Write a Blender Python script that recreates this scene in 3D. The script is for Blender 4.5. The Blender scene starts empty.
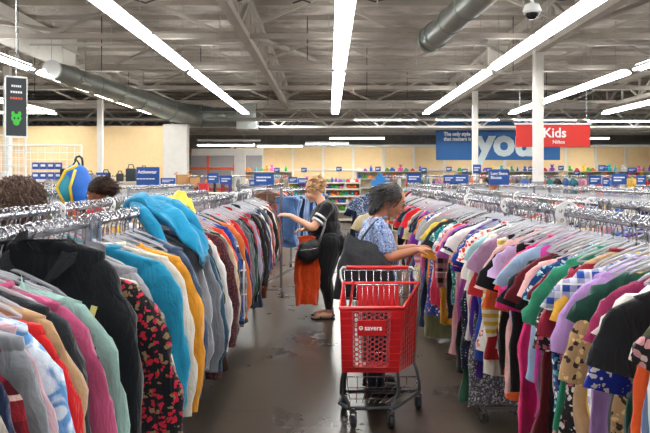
import bpy, bmesh, math, random
from mathutils import Vector, Matrix, noise
R = math.radians
PI = math.pi
S = bpy.context.scene
COL = S.collection

# ------------------------------------------------------------------ camera, world, exposure
cam_d = bpy.data.cameras.new('camera')
cam = bpy.data.objects.new('camera', cam_d)
COL.objects.link(cam)
CZ = 1.63
cam.location = (0, 0, CZ)
cam.rotation_euler = (R(90), 0, 0)
cam_d.lens = 36
cam_d.sensor_width = 36
cam_d.shift_x = -4 / 650
cam_d.shift_y = -38.5 / 650
cam_d.clip_end = 200
S.camera = cam
S.view_settings.view_transform = 'Standard'
S.view_settings.look = 'None'
S.view_settings.gamma = 1
S.view_settings.exposure = 0.52
S.cycles.use_denoising = True
S.cycles.max_bounces = 7
S.cycles.transparent_max_bounces = 10
world = bpy.data.worlds.new('world')
S.world = world
world.use_nodes = True
world.node_tree.nodes['Background'].inputs[0].default_value = (1.0, 0.98, 0.95, 1)
world.node_tree.nodes['Background'].inputs[1].default_value = 0.25
TUBE = 19.0  # emission of the fluorescent tubes
CEIL_FILL = 9.0       # emission of the added glow that brightens the ceiling


def P(px, py, Y):
    return Vector(((px - 329) / 650 * Y, Y, CZ - (py - 178) / 650 * Y))


# ------------------------------------------------------------------ object helpers
def link(name, data, parent=None):
    o = bpy.data.objects.new(name, data)
    COL.objects.link(o)
    if parent is not None:
        o.parent = parent
    return o


def tag(o, label=None, cat=None, group=None, kind=None):
    if label: o['label'] = label
    if cat: o['category'] = cat
    if group: o['group'] = group
    if kind: o['kind'] = kind
    return o


def thing(name, label, cat, loc=(0, 0, 0), rz=0, group=None):
    o = link(name, None)
    o.location = loc
    o.rotation_euler = (0, 0, rz)
    return tag(o, label, cat, group)


def dup(root, loc=None, rz=None, label=None, group=None, scale=None):
    r = root.copy(); COL.objects.link(r)
    if loc is not None: r.location = loc
    if rz is not None: r.rotation_euler = (0, 0, rz)
    if scale is not None: r.scale = scale
    if label: r['label'] = label
    if group: r['group'] = group
    for ch in list(root.children):
        c = ch.copy(); COL.objects.link(c); c.parent = r
        for g in ch.children:
            d = g.copy(); COL.objects.link(d); d.parent = c
    return r


class MB:
    """collects shapes into one mesh"""
    def __init__(self):
        self.v = []; self.f = []; self.m = []

    def add(self, vs, fs, mi=0):
        n = len(self.v)
        self.v += [tuple(x) for x in vs]
        self.f += [tuple(i + n for i in f) for f in fs]
        self.m += [mi] * len(fs)
        return self

    def box(self, c, s, M=None, mi=0, bev=0.0):
        hx, hy, hz = s[0] / 2, s[1] / 2, s[2] / 2
        c = Vector(c)
        if bev > 0:
            bm = bmesh.new()
            bmesh.ops.create_cube(bm, size=1)
            for v in bm.verts:
                v.co = Vector((v.co.x * s[0], v.co.y * s[1], v.co.z * s[2]))
            bmesh.ops.bevel(bm, geom=list(bm.edges), offset=bev, segments=2, profile=0.6, affect='EDGES')
            bm.verts.index_update()
            vs = [v.co.copy() for v in bm.verts]
            fs = [[v.index for v in f.verts] for f in bm.faces]
            bm.free()
        else:
            vs = [Vector((x, y, z)) for x in (-hx, hx) for y in (-hy, hy) for z in (-hz, hz)]
            fs = [(0, 1, 3, 2), (4, 6, 7, 5), (0, 4, 5, 1), (2, 3, 7, 6), (0, 2, 6, 4), (1, 5, 7, 3)]
        if M is not None: vs = [M @ v for v in vs]
        return self.add([v + c for v in vs], fs, mi)

    def bar(self, a, b, w, h=None, mi=0):
        """rectangular bar from a to b"""
        a = Vector(a); b = Vector(b); d = b - a
        L = d.length
        if L < 1e-6: return self
        q = d.to_track_quat('Z', 'Y').to_matrix()
        return self.box((a + b) / 2, (w, h or w, L), q, mi)

    def tube(self, pts, r, n=8, mi=0, cap=True, closed=False):
        pts = [Vector(p) for p in pts]
        rs = r if isinstance(r, (list, tuple)) else [r] * len(pts)
        vs = []; fs = []
        prev = None
        N = len(pts)
        for i, p in enumerate(pts):
            if closed:
                t = pts[(i + 1) % N] - pts[i - 1]
            else:
                t = pts[min(i + 1, N - 1)] - pts[max(i - 1, 0)]
            t.normalize()
            if prev is None:
                up = Vector((0, 0, 1)) if abs(t.z) < 0.9 else Vector((1, 0, 0))
                x = t.cross(up).normalized()
            else:
                x = (prev - t * prev.dot(t))
                x = x.normalized() if x.length > 1e-6 else t.orthogonal().normalized()
            prev = x
            y = t.cross(x)
            for k in range(n):
                a = 2 * PI * k / n
                vs.append(p + (x * math.cos(a) + y * math.sin(a)) * rs[i])
        M = N if closed else N - 1
        for i in range(M):
            j = (i + 1) % N
            for k in range(n):
                k2 = (k + 1) % n
                fs.append((i * n + k, i * n + k2, j * n + k2, j * n + k))
        if cap and not closed:
            fs.append(tuple(range(n))[::-1])
            fs.append(tuple((N - 1) * n + k for k in range(n)))
        return self.add(vs, fs, mi)

    def cyl(self, a, b, r, n=16, mi=0):
        return self.tube([a, b], r, n, mi)

    def ell(self, c, r, M=None, nu=16, nv=10, mi=0):
        c = Vector(c); vs = []; fs = []
        if not isinstance(r, (tuple, list)): r = (r, r, r)
        vs.append(Vector((0, 0, r[2])))
        for i in range(1, nv):
            th = PI * i / nv
            for k in range(nu):
                a = 2 * PI * k / nu
                vs.append(Vector((r[0] * math.sin(th) * math.cos(a), r[1] * math.sin(th) * math.sin(a), r[2] * math.cos(th))))
        vs.append(Vector((0, 0, -r[2])))
        for k in range(nu):
            fs.append((0, 1 + k, 1 + (k + 1) % nu))
        for i in range(nv - 2):
            for k in range(nu):
                a = 1 + i * nu + k; b = 1 + i * nu + (k + 1) % nu
                fs.append((a, a + nu, b + nu, b))
        l = len(vs) - 1; base = 1 + (nv - 2) * nu
        for k in range(nu):
            fs.append((base + k, l, base + (k + 1) % nu))
        if M is not None: vs = [M @ v for v in vs]
        return self.add([v + c for v in vs], fs, mi)

    def cap(self, a, ra, b, rb, n=14):
        """tapered capsule"""
        a = Vector(a); b = Vector(b)
        d = b - a
        L = max(d.length, 1e-5)
        t = d / L
        pts = []; rs = []
        for i in range(5):
            th = PI / 2 * i / 5
            pts.append(a - t * ra * math.cos(th)); rs.append(max(ra * math.sin(th), 1e-4))
        for i in range(0, 6):
            th = PI / 2 * (1 - i / 5)
            if i == 0:
                pts.append(a); rs.append(ra); pts.append(b); rs.append(rb)
            else:
                pts.append(b + t * rb * math.cos(th)); rs.append(max(rb * math.sin(th), 1e-4))
        return self.tube(pts, rs, n)

    def chain(self, pr):
        for (a, ra), (b, rb) in zip(pr[:-1], pr[1:]):
            self.cap(a, ra, b, rb)
        return self

    def loft(self, rings, closed=True, capends=False, mi=0):
        n = len(rings[0]); vs = [p for r in rings for p in r]; fs = []
        for i in range(len(rings) - 1):
            for k in range(n if closed else n - 1):
                k2 = (k + 1) % n
                fs.append((i * n + k, i * n + k2, (i + 1) * n + k2, (i + 1) * n + k))
        if capends:
            fs.append(tuple(range(n))[::-1]); fs.append(tuple((len(rings) - 1) * n + k for k in range(n)))
        return self.add(vs, fs, mi)

    def mesh(self, name, mats, smooth=False):
        me = bpy.data.meshes.new(name)
        me.from_pydata(self.v, [], self.f)
        if not isinstance(mats, (list, tuple)): mats = [mats]
        for m in mats: me.materials.append(m)
        if len(mats) > 1:
            me.polygons.foreach_set('material_index', self.m)
        if smooth: me.polygons.foreach_set('use_smooth', [True] * len(me.polygons))
        me.update()
        return me

    def build(self, name, mats, parent=None, smooth=False):
        return link(name, self.mesh(name, mats, smooth), parent)

    def blob(self, name, mat, parent=None, voxel=0.01, smooth=4, factor=0.5):
        """fuse all shapes into one continuous skin"""
        me = self.mesh(name + '_raw', mat)
        t = link('fuse', me)
        m = t.modifiers.new('r', 'REMESH'); m.mode = 'VOXEL'; m.voxel_size = voxel; m.use_smooth_shade = True
        if smooth:
            s = t.modifiers.new('s', 'SMOOTH'); s.iterations = smooth; s.factor = factor
        dg = bpy.context.evaluated_depsgraph_get()
        out = bpy.data.meshes.new_from_object(t.evaluated_get(dg))
        bpy.data.objects.remove(t); bpy.data.meshes.remove(me)
        out.name = name
        if not out.materials: out.materials.append(mat)
        out.polygons.foreach_set('use_smooth', [True] * len(out.polygons))
        return link(name, out, parent)


# ------------------------------------------------------------------ materials
def srgb(c):
    if isinstance(c, str):
        c = tuple(int(c[i:i + 2], 16) for i in (0, 2, 4))
    return tuple(((x / 255) / 12.92 if x / 255 <= 0.04045 else ((x / 255 + 0.055) / 1.055) ** 2.4) for x in c) + (1,)


_mc = {}


def _new(name):
    m = bpy.data.materials.new(name)
    m.use_nodes = True
    nt = m.node_tree
    b = nt.nodes['Principled BSDF']
    return m, nt, b


def N(nt, typ, **kw):
    n = nt.nodes.new(typ)
    for k, v in kw.items():
        if k.startswith('i_'):
            n.inputs[k[2:].replace('_', ' ')].default_value = v
        else:
            setattr(n, k, v)
    return n


def solid(name, c, rough=0.5, metal=0.0, spec=0.5, bump=0.0, bscale=40, vary=0.0, vscale=5, emit=0, coat=0):
    if name in _mc: return _mc[name]
    m, nt, b = _new(name)
    b.inputs['Base Color'].default_value = srgb(c)
    b.inputs['Roughness'].default_value = rough
    b.inputs['Metallic'].default_value = metal
    b.inputs['Specular IOR Level'].default_value = spec
    b.inputs['Coat Weight'].default_value = coat
    if emit:
        b.inputs['Emission Color'].default_value = srgb(c)
        b.inputs['Emission Strength'].default_value = emit
    tc = N(nt, 'ShaderNodeTexCoord')
    if bump:
        n = N(nt, 'ShaderNodeTexNoise'); n.inputs['Scale'].default_value = bscale
        nt.links.new(tc.outputs['Object'], n.inputs['Vector'])
        bp = N(nt, 'ShaderNodeBump'); bp.inputs['Strength'].default_value = bump; bp.inputs['Distance'].default_value = 0.02
        nt.links.new(n.outputs[0], bp.inputs['Height']); nt.links.new(bp.outputs[0], b.inputs['Normal'])
    if vary:
        n = N(nt, 'ShaderNodeTexNoise'); n.inputs['Scale'].default_value = vscale; n.inputs['Detail'].default_value = 5
        nt.links.new(tc.outputs['Object'], n.inputs['Vector'])
        h = N(nt, 'ShaderNodeHueSaturation'); h.inputs['Color'].default_value = srgb(c)
        mr = N(nt, 'ShaderNodeMapRange'); mr.inputs[1].default_value = .3; mr.inputs[2].default_value = .7
        mr.inputs[3].default_value = 1 - vary; mr.inputs[4].default_value = 1 + vary
        nt.links.new(n.outputs[0], mr.inputs[0]); nt.links.new(mr.outputs[0], h.inputs['Value'])
        nt.links.new(h.outputs[0], b.inputs['Base Color'])
    _mc[name] = m
    return m


def cloth(kind, c1, c2='ffffff', c3='000000', sc=1.0):
    """woven fabric: plain, stripe_h, stripe_v, plaid, floral, dots, tiedye, tweed, denim, knit"""
    key = ('cloth', kind, c1, c2, c3, sc)
    if key in _mc: return _mc[key]
    m, nt, b = _new('fabric_' + kind)
    L = nt.links.new
    b.inputs['Roughness'].default_value = 0.88
    b.inputs['Specular IOR Level'].default_value = 0.2
    b.inputs['Sheen Weight'].default_value = 0.25
    tc = N(nt, 'ShaderNodeTexCoord'); co = tc.outputs['Object']
    sep = N(nt, 'ShaderNodeSeparateXYZ'); L(co, sep.inputs[0])

    def mix(fac, a, bb):
        x = N(nt, 'ShaderNodeMix'); x.data_type = 'RGBA'
        if isinstance(fac, float): x.inputs[0].default_value = fac
        else: L(fac, x.inputs[0])
        for i, q in ((6, a), (7, bb)):
            if isinstance(q, (str, tuple)): x.inputs[i].default_value = srgb(q)
            else: L(q, x.inputs[i])
        return x.outputs[2]

    def wave(sock, freq, thr):
        a = N(nt, 'ShaderNodeMath'); a.operation = 'MULTIPLY'; a.inputs[1].default_value = freq; L(sock, a.inputs[0])
        f = N(nt, 'ShaderNodeMath'); f.operation = 'FRACT'; L(a.outputs[0], f.inputs[0])
        g = N(nt, 'ShaderNodeMath'); g.operation = 'LESS_THAN'; g.inputs[1].default_value = thr; L(f.outputs[0], g.inputs[0])
        return g.outputs[0]
    X, Z = sep.outputs[0], sep.outputs[2]
    if kind in ('plain', 'knit', 'denim'):
        col = None
        n = N(nt, 'ShaderNodeTexNoise'); n.inputs['Scale'].default_value = 9 if kind != 'denim' else 5; n.inputs['Detail'].default_value = 4
        L(co, n.inputs[0])
        rp = N(nt, 'ShaderNodeMapRange'); rp.inputs[1].default_value = .35; rp.inputs[2].default_value = .65; L(n.outputs[0], rp.inputs[0])
        k = .12 if kind != 'denim' else .3
        h1 = N(nt, 'ShaderNodeHueSaturation'); h1.inputs['Color'].default_value = srgb(c1); h1.inputs['Value'].default_value = 1 - k
        h2 = N(nt, 'ShaderNodeHueSaturation'); h2.inputs['Color'].default_value = srgb(c1); h2.inputs['Value'].default_value = 1 + k
        col = mix(rp.outputs[0], h1.outputs[0], h2.outputs[0])
    elif kind == 'stripe_h':
        col = mix(wave(Z, 16 * sc, .5), c1, c2)
    elif kind == 'stripe_v':
        col = mix(wave(X, 40 * sc, .4), c1, c2)
    elif kind == 'stripe3':
        col = mix(wave(Z, 9 * sc, .35), c1, c2); col = mix(wave(Z, 13.7 * sc, .2), col, c3)
    elif kind == 'plaid':
        a = wave(Z, 12 * sc, .5); c = wave(X, 12 * sc, .5)
        col = mix(a, c1, c2)
        h = mix(c, c1, c2)
        col = mix(0.5, col, h)
        col = mix(wave(Z, 6 * sc, .07), col, c3); col = mix(wave(X, 6 * sc, .07), col, c3)
    elif kind in ('floral', 'dots'):
        v = N(nt, 'ShaderNodeTexVoronoi'); v.inputs['Scale'].default_value = (34 if kind == 'floral' else 48) * sc
        if kind == 'dots': v.inputs['Randomness'].default_value = .25
        n = N(nt, 'ShaderNodeTexNoise'); n.inputs['Scale'].default_value = 26 * sc
        L(co, n.inputs[0])
        ad = N(nt, 'ShaderNodeMix'); ad.data_type = 'VECTOR'; ad.inputs[0].default_value = .04 if kind == 'floral' else 0
        L(co, ad.inputs[4]); L(n.outputs[1], ad.inputs[5])
        L(ad.outputs[1], v.inputs['Vector'])
        th = N(nt, 'ShaderNodeMath'); th.operation = 'LESS_THAN'; th.inputs[1].default_value = .42 if kind == 'floral' else .2
        L(v.outputs['Distance'], th.inputs[0])
        sp = N(nt, 'ShaderNodeSeparateColor'); L(v.outputs['Color'], sp.inputs[0])
        g = N(nt, 'ShaderNodeMath'); g.operation = 'GREATER_THAN'; g.inputs[1].default_value = .55; L(sp.outputs[0], g.inputs[0])
        dotc = mix(g.outputs[0], c2, c3) if kind == 'floral' else c2
        col = mix(th.outputs[0], c1, dotc)
    elif kind == 'tiedye':
        n = N(nt, 'ShaderNodeTexNoise'); n.inputs['Scale'].default_value = 15 * sc; n.inputs['Distortion'].default_value = 1.5; L(co, n.inputs[0])
        rp = N(nt, 'ShaderNodeMapRange'); rp.inputs[1].default_value = .42; rp.inputs[2].default_value = .58; L(n.outputs[0], rp.inputs[0])
        col = mix(rp.outputs[0], c1, c2)
    elif kind == 'tweed':
        n = N(nt, 'ShaderNodeTexNoise'); n.inputs['Scale'].default_value = 120 * sc; n.inputs['Detail'].default_value = 6; L(co, n.inputs[0])
        rp = N(nt, 'ShaderNodeMapRange'); rp.inputs[1].default_value = .45; rp.inputs[2].default_value = .6; L(n.outputs[0], rp.inputs[0])
        col = mix(rp.outputs[0], c1, c2)
    if isinstance(col, str): b.inputs['Base Color'].default_value = srgb(col)
    else: L(col, b.inputs['Base Color'])
    # weave and creases
    mp = N(nt, 'ShaderNodeMapping'); mp.inputs['Scale'].default_value = (1, 1, .4); L(co, mp.inputs[0])
    n1 = N(nt, 'ShaderNodeTexNoise'); n1.inputs['Scale'].default_value = 13; n1.inputs['Detail'].default_value = 4; n1.inputs['Distortion'].default_value = .8; L(mp.outputs[0], n1.inputs[0])
    bp = N(nt, 'ShaderNodeBump'); bp.inputs['Strength'].default_value = .7; bp.inputs['Distance'].default_value = .035; L(n1.outputs[0], bp.inputs['Height'])
    n2 = N(nt, 'ShaderNodeTexWave'); n2.inputs['Scale'].default_value = 60 if kind in ('knit', 'tweed') else 160; n2.bands_direction = 'X'; L(co, n2.inputs[0])
    bp2 = N(nt, 'ShaderNodeBump'); bp2.inputs['Strength'].default_value = .12; bp2.inputs['Distance'].default_value = .004
    L(n2.outputs[0], bp2.inputs['Height']); L(bp.outputs[0], bp2.inputs['Normal']); L(bp2.outputs[0], b.inputs['Normal'])
    _mc[key] = m
    return m


chrome = solid('chrome_steel', 'bcbfc5', .27, 1.0)
steel = solid('brushed_steel', 'a9acb0', .35, .9)
galv = solid('galvanised_duct', '98a19e', .38, .75, vary=.12, vscale=2)
white_paint = solid('white_paint', 'e6e4de', .55, vary=.04)
beam_paint = solid('beam_paint', 'b9b3aa', .7, vary=.08, vscale=3)
plastic_white = solid('white_plastic', 'eceded', .35)
plastic_black = solid('black_plastic', '1b1c1f', .4)
rubber = solid('grey_rubber', '34363a', .7)
red_plastic = solid('red_plastic', 'd81f26', .32, coat=.3)
sign_blue = solid('sign_blue', '1f4f9a', .5)
sign_blue2 = solid('sign_blue_light', '3b83b8', .5)
white_letter = solid('white_lettering', 'f4f6f7', .5)
frame_grey = solid('grey_frame', '5e6266', .4, .5)


def clear_plastic():
    m, nt, b = _new('clear_plastic')
    b.inputs['Base Color'].default_value = (.72, .74, .79, 1)
    b.inputs['Roughness'].default_value = .12
    b.inputs['Specular IOR Level'].default_value = .8
    t = N(nt, 'ShaderNodeBsdfTransparent'); t.inputs[0].default_value = (.95, .96, .98, 1)
    mx = N(nt, 'ShaderNodeMixShader'); mx.inputs[0].default_value = .5
    nt.links.new(t.outputs[0], mx.inputs[1]); nt.links.new(b.outputs[0], mx.inputs[2])
    nt.links.new(mx.outputs[0], nt.nodes['Material Output'].inputs[0])
    return m


clear = clear_plastic()

# ------------------------------------------------------------------ setting: floor, ceiling, walls
def floor_mat():
    m, nt, b = _new('polished_concrete')
    L = nt.links.new
    tc = N(nt, 'ShaderNodeTexCoord')
    n = N(nt, 'ShaderNodeTexNoise'); n.inputs['Scale'].default_value = 1.3; n.inputs['Detail'].default_value = 9; n.inputs['Roughness'].default_value = .65
    L(tc.outputs['Object'], n.inputs[0])
    cr = N(nt, 'ShaderNodeValToRGB')
    cr.color_ramp.elements[0].position = .15; cr.color_ramp.elements[0].color = srgb('38302a')
    cr.color_ramp.elements[1].position = .85; cr.color_ramp.elements[1].color = srgb('544b41')
    L(n.outputs[0], cr.inputs[0])
    n3 = N(nt, 'ShaderNodeTexNoise'); n3.inputs['Scale'].default_value = 38; n3.inputs['Detail'].default_value = 3; L(tc.outputs['Object'], n3.inputs[0])
    r3 = N(nt, 'ShaderNodeMapRange'); r3.inputs[1].default_value = .74; r3.inputs[2].default_value = .84; L(n3.outputs[0], r3.inputs[0])
    mx = N(nt, 'ShaderNodeMix'); mx.data_type = 'RGBA'; L(r3.outputs[0], mx.inputs[0]); L(cr.outputs[0], mx.inputs[6]); mx.inputs[7].default_value = srgb('5e574d')
    # saw-cut joints
    sp = N(nt, 'ShaderNodeSeparateXYZ'); L(tc.outputs['Object'], sp.inputs[0])
    a = N(nt, 'ShaderNodeMath'); a.operation = 'MULTIPLY'; a.inputs[1].default_value = .22; L(sp.outputs[1], a.inputs[0])
    f = N(nt, 'ShaderNodeMath'); f.operation = 'FRACT'; L(a.outputs[0], f.inputs[0])
    g = N(nt, 'ShaderNodeMath'); g.operation = 'LESS_THAN'; g.inputs[1].default_value = .002; L(f.outputs[0], g.inputs[0])
    m2 = N(nt, 'ShaderNodeMix'); m2.data_type = 'RGBA'; L(g.outputs[0], m2.inputs[0]); L(mx.outputs[2], m2.inputs[6]); m2.inputs[7].default_value = srgb('2c2a28')
    L(m2.outputs[2], b.inputs['Base Color'])
    rr = N(nt, 'ShaderNodeMapRange'); rr.inputs[3].default_value = .25; rr.inputs[4].default_value = .31; L(n.outputs[0], rr.inputs[0]); L(rr.outputs[0], b.inputs['Roughness'])
    b.inputs['Specular IOR Level'].default_value = .33
    bp = N(nt, 'ShaderNodeBump'); bp.inputs['Strength'].default_value = .012; bp.inputs['Distance'].default_value = .02
    n4 = N(nt, 'ShaderNodeTexNoise'); n4.inputs['Scale'].default_value = 5; L(tc.outputs['Object'], n4.inputs[0]); L(n4.outputs[0], bp.inputs['Height']); L(bp.outputs[0], b.inputs['Normal'])
    return m


def deck_mat():
    m, nt, b = _new('insulation_blanket')
    L = nt.links.new
    tc = N(nt, 'ShaderNodeTexCoord')
    n = N(nt, 'ShaderNodeTexNoise'); n.inputs['Scale'].default_value = 1.1; n.inputs['Detail'].default_value = 6; L(tc.outputs['Object'], n.inputs[0])
    cr = N(nt, 'ShaderNodeValToRGB')
    cr.color_ramp.elements[0].position = .3; cr.color_ramp.elements[0].color = srgb('8f8a85')
    cr.color_ramp.elements[1].position = .7; cr.color_ramp.elements[1].color = srgb('d0c9bf')
    L(n.outputs[0], cr.inputs[0])
    L(cr.outputs[0], b.inputs['Base Color'])
    b.inputs['Roughness'].default_value = .45
    w = N(nt, 'ShaderNodeTexNoise'); w.inputs['Scale'].default_value = 2.4; w.inputs['Detail'].default_value = 4; L(tc.outputs['Object'], w.inputs[0])
    bp = N(nt, 'ShaderNodeBump'); bp.inputs['Strength'].default_value = .7; bp.inputs['Distance'].default_value = .25; L(w.outputs[0], bp.inputs['Height']); L(bp.outputs[0], b.inputs['Normal'])
    return m


XL, XR, YB, YF = -20.0, 20.0, -8.0, 40.0
DECK = 6.25
MB().box(((XL + XR) / 2, 16, -.05), (XR - XL, 48, .1)).build('floor', floor_mat())['kind'] = 'structure'
# ceiling: sagging insulation between purlins
bmk = MB(); rows = []
NY = 120; NX = 80
for j in range(NY + 1):
    y = YB + (YF - YB) * j / NY
    rows.append([Vector((XL + (XR - XL) * i / NX, y, DECK - .1 * abs(math.sin(PI * (y) / 1.53)) + .05 * noise.noise((i * .4, j * .3, 0)))) for i in range(NX + 1)])
bmk.loft(rows, closed=False)
bmk.build('ceiling', deck_mat(), smooth=True)['kind'] = 'structure'


def struct(name, mb, mat, smooth=False):
    o = mb.build(name, mat, smooth=smooth); o['kind'] = 'structure'; return o


yellow = solid('yellow_wall_paint', 'f5d6a2', .7, vary=.03)
wall_white = solid('wall_white_paint', 'dfdcd6', .7, vary=.04)
dark_wall = solid('dark_wall', '8f8a84', .85, vary=.15)
# far wall
struct('wall_back', MB().box((0, YF, 3.2), (40, .2, 6.6)), dark_wall)
YW = 37.0
struct('wall_back_panelling', MB().box((7.6, YW, 1.7), (26.4, .15, 3.4)), yellow)
tr = MB()
x = -5.5
while x < 21:
    tr.box((x, YW - .1, 1.75), (.13, .06, 3.45)); x += 1.72
tr.box((7.6, YW - .12, 2.1), (26.4, .1, .1)); tr.box((7.6, YW - .12, 3.45), (26.6, .25, .14))
struct('trim_1', tr, white_paint)
# near-left yellow partition, its white end pier and the stockroom opening
struct('wall_left_partition', MB().box((-13.55, 30, 2.0), (12.1, .3, 4.0)), yellow)
struct('pillar', MB().box((-7.05, 30, 2.05), (1.1, .5, 4.1), bev=.02), wall_white)
op = MB().box((-5.2, 33.2, 2.95), (3.6, .2, .35)).box((-5.1, 33.2, 3.55), (3.2, .2, .1)).box((-4.55, 33.2, 1.55), (.55, .3, 3.1))
struct('door_1_frame', op, wall_white)
struct('wall_stockroom', MB().box((-5.8, 36.8, 1.6), (4, .1, 3.2)), solid('stockroom_wall', 'a7a5a6', .8))
struct('wall_left', MB().box((XL, 16, 3.1), (.2, 48, 6.4)), wall_white)
struct('wall_right', MB().box((XR, 16, 3.1), (.2, 48, 6.4)), wall_white)

# roof trusses running across the store
def truss(y, z0, z1, xa, xb, step=1.5, ch=.13, web=.07):
    mb = MB()
    mb.bar((xa, y, z0), (xb, y, z0), ch, ch); mb.bar((xa, y, z1), (xb, y, z1), ch, ch)
    x = xa; up = True
    while x < xb - .01:
        a = (x, y, z0 if up else z1); b = (x + step, y, z1 if up else z0)
        mb.bar(a, b, web, web); x += step; up = not up
    return mb


for i, y in enumerate((2.2, 6.7, 11.2, 15.7, 20.1, 24.6, 29.2)):
    struct('ceiling_truss', truss(y, 5.05, 6.02, XL, XR, 2.2, .12, .075), beam_paint)
for i, y in enumerate((32.0, 33.6, 35.4, 37.4)):
    struct('ceiling_truss', truss(y, 4.15, 5.15, XL, XR, 1.25, .1, .08), white_paint if i == 0 else beam_paint)
# secondary purlins
for k in range(27):
    y = -3 + k * 1.53
    struct('ceiling_purlin', MB().box((0, y, DECK - .07), (40, .09, .16)), beam_paint)
# girders along the aisle on the columns
for gx in (-9.5, -2.0, 5.5, 13.0):
    mb = MB()
    mb.bar((gx, YB, 5.0), (gx, 32, 5.0), .2, .16); mb.bar((gx, YB, 5.95), (gx, 32, 5.95), .2, .16)
    y = YB; up = True
    while y < 31:
        mb.bar((gx, y, 5.0 if up else 5.95), (gx, y + 1.6, 5.95 if up else 5.0), .1, .08); y += 1.6; up = not up
        mb.bar((gx, y, 5.0), (gx, y, 5.95), .08, .06)
    struct('ceiling_girder', mb, beam_paint)
# solid haunch plates and long diagonal braces
mb = MB()
for (a, b) in (((-9.5, 12.5, 5.1), (-5.2, 22, 6.0)), ((-5.2, 15.7, 5.1), (-2.0, 20, 6.1)), ((-2, 15.7, 5.1), (-.5, 24.6, 6.1)), ((5.5, 16, 5.1), (2.1, 20.1, 6.0)),
               ((5.5, 20.1, 5.1), (9.5, 24.6, 6.0)), ((5.5, 15.7, 5.1), (9.2, 11.2, 6.0)), ((13, 20.1, 5.1), (9.5, 15.7, 6.1)), ((-6.5, 20.1, 5.1), (-2.0, 24.6, 6.0))):
    mb.bar(a, b, .12, .1)
struct('ceiling_brace', mb, beam_paint)
struct('ceiling_beam', MB().box((0, 31.4, 5.12), (40, .35, .3)).box((0, 34.5, 5.5), (40, .3, .5)), white_paint)
struct('ceiling_fascia', MB().box((-8.3, 16.5, 5.55), (.12, 8, 1.0)).box((5.3, 20.2, 5.4), (.7, .15, 1.1)).box((-8.2, 20.2, 5.4), (.7, .15, 1.1)), white_paint)
# sprinkler pipes, conduit
pm = solid('pipe_paint', 'c9c7c2', .35, .4)
for (y, z, r) in ((13.4, 5.35, .03), (17.9, 5.3, .03), (22.3, 5.3, .035), (26.9, 5.3, .03), (31.0, 4.42, .09), (30.6, 4.75, .03)):
    mb = MB().cyl((XL, y, z), (XR, y, z), r, 10)
    if r < .05:
        for k in range(13):
            xx = -18 + k * 3.0
            mb.cyl((xx, y, z), (xx, y, z + .8), .012, 6)
            mb.cyl((xx + 1, y, z), (xx + 1, y, z - .12), .02, 6)
    tag(mb.build('sprinkler_pipe', pm, smooth=True), kind='structure')
wire = solid('cable_grey', '4a4846', .6)
mb = MB()
for k in range(6):
    x0 = -9 + k * 4.1
    pts = [(x0 + t * .9, 14.2 + .12 * math.sin(t * 2.2 + k), 5.6 + .16 * math.sin(t * 3.1 + k * 2)) for t in range(0, 6)]
    mb.tube(pts, .02, 6)
for k in range(14):
    mb.cyl((-12 + k * 1.9, 18.0 + (k % 3) * 4.3, 4.6 if k % 2 else 4.9), (-12 + k * 1.9, 18.0 + (k % 3) * 4.3, 6.1), .014, 5)
struct('ceiling_cables', mb, wire)

# columns
for (x, y, w, top) in ((5.5, 17.1, .23, 5.0), (5.55, 24.7, .2, 5.0), (-9.5, 27.0, .21, 5.0), (-9.5, 19.2, .18, 5.0), (13, 17.1, .23, 5), (13, 24.7, .2, 5)):
    o = struct('pillar', MB().box((x, y, top / 2 + .75), (w, w, top - 1.5), bev=.012), white_paint)
    b = MB().box((x, y, .77), (w + .02, w + .02, 1.54), bev=.012).build('pillar_wrap', solid('pillar_grey', '8f9193', .6)); b['kind'] = 'structure'

# ducts
def duct(name, pts, radii, label, bands):
    t = thing(name, label, 'duct')
    mb = MB(); mb.tube(pts, radii, 28)
    mb.build('pipe', galv, t, smooth=True)
    for (i, f, rr) in bands:
        a = Vector(pts[i]); b = Vector(pts[i + 1]); p = a.lerp(b, f); d = (b - a).normalized()
        r0 = radii[i] * (1 - f) + radii[i + 1] * f
        MB().tube([p - d * .05, p - d * .03, p + d * .03, p + d * .05], [r0, r0 + rr, r0 + rr, r0], 28).build('band', galv, t, smooth=False)
    return t


dp = [(-7.65, 18.0, 4.62), (-7.6, 18.9, 4.62), (-7.2, 24.5, 4.6), (-6.98, 28, 4.6), (-6.75, 30.4, 4.62), (-6.3, 31.3, 4.62), (-5.6, 31.6, 4.62), (-4.4, 31.6, 4.62)]
dr = [.24, .28, .36, .45, .5, .52, .55, .55]
t = duct('air_duct', dp, dr, 'long grey spiral duct hanging at left under the ceiling, widening away', [(1, .05, .03), (1, .33, .02), (1, .66, .02), (2, .0, .04), (3, .0, .03), (5, .2, .03), (6, .2, .02), (6, .6, .02)])
MB().cyl((-7.66, 17.93, 4.62), (-7.65, 18.02, 4.62), .27, 28).build('end_cap', solid('duct_cap', 'd5d8d8', .4, .3), t)
MB().box((-3.95, 31.6, 4.6), (.95, 1.1, 1.25), bev=.02).bar((-4.4, 31.04, 4.0), (-3.5, 31.04, 5.2), .03).bar((-4.4, 31.04, 5.2), (-3.5, 31.04, 4.0), .03).build('plenum_box', solid('plenum_metal', 'b9c0bd', .35, .6), t)
for k, (yy, xx, rr) in enumerate(((19.6, -7.55, .29), (22.7, -7.33, .34), (26.0, -7.1, .4), (28.6, -6.92, .46))):
    g = MB().box((xx + rr * .72, yy, 4.6 - rr * .15 + .02), (.1, .62, .3), Matrix.Rotation(R(-8), 3, 'Y'))
    go = g.build('register', solid('register_white', 'cfd3d1', .5), t)
    lv = MB()
    for q in range(5): lv.box((xx + rr * .72 + .055, yy, 4.48 - rr * .15 + .06 * q + .02), (.02, .54, .02))
    lv.build('louvre', frame_grey, go)
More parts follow.
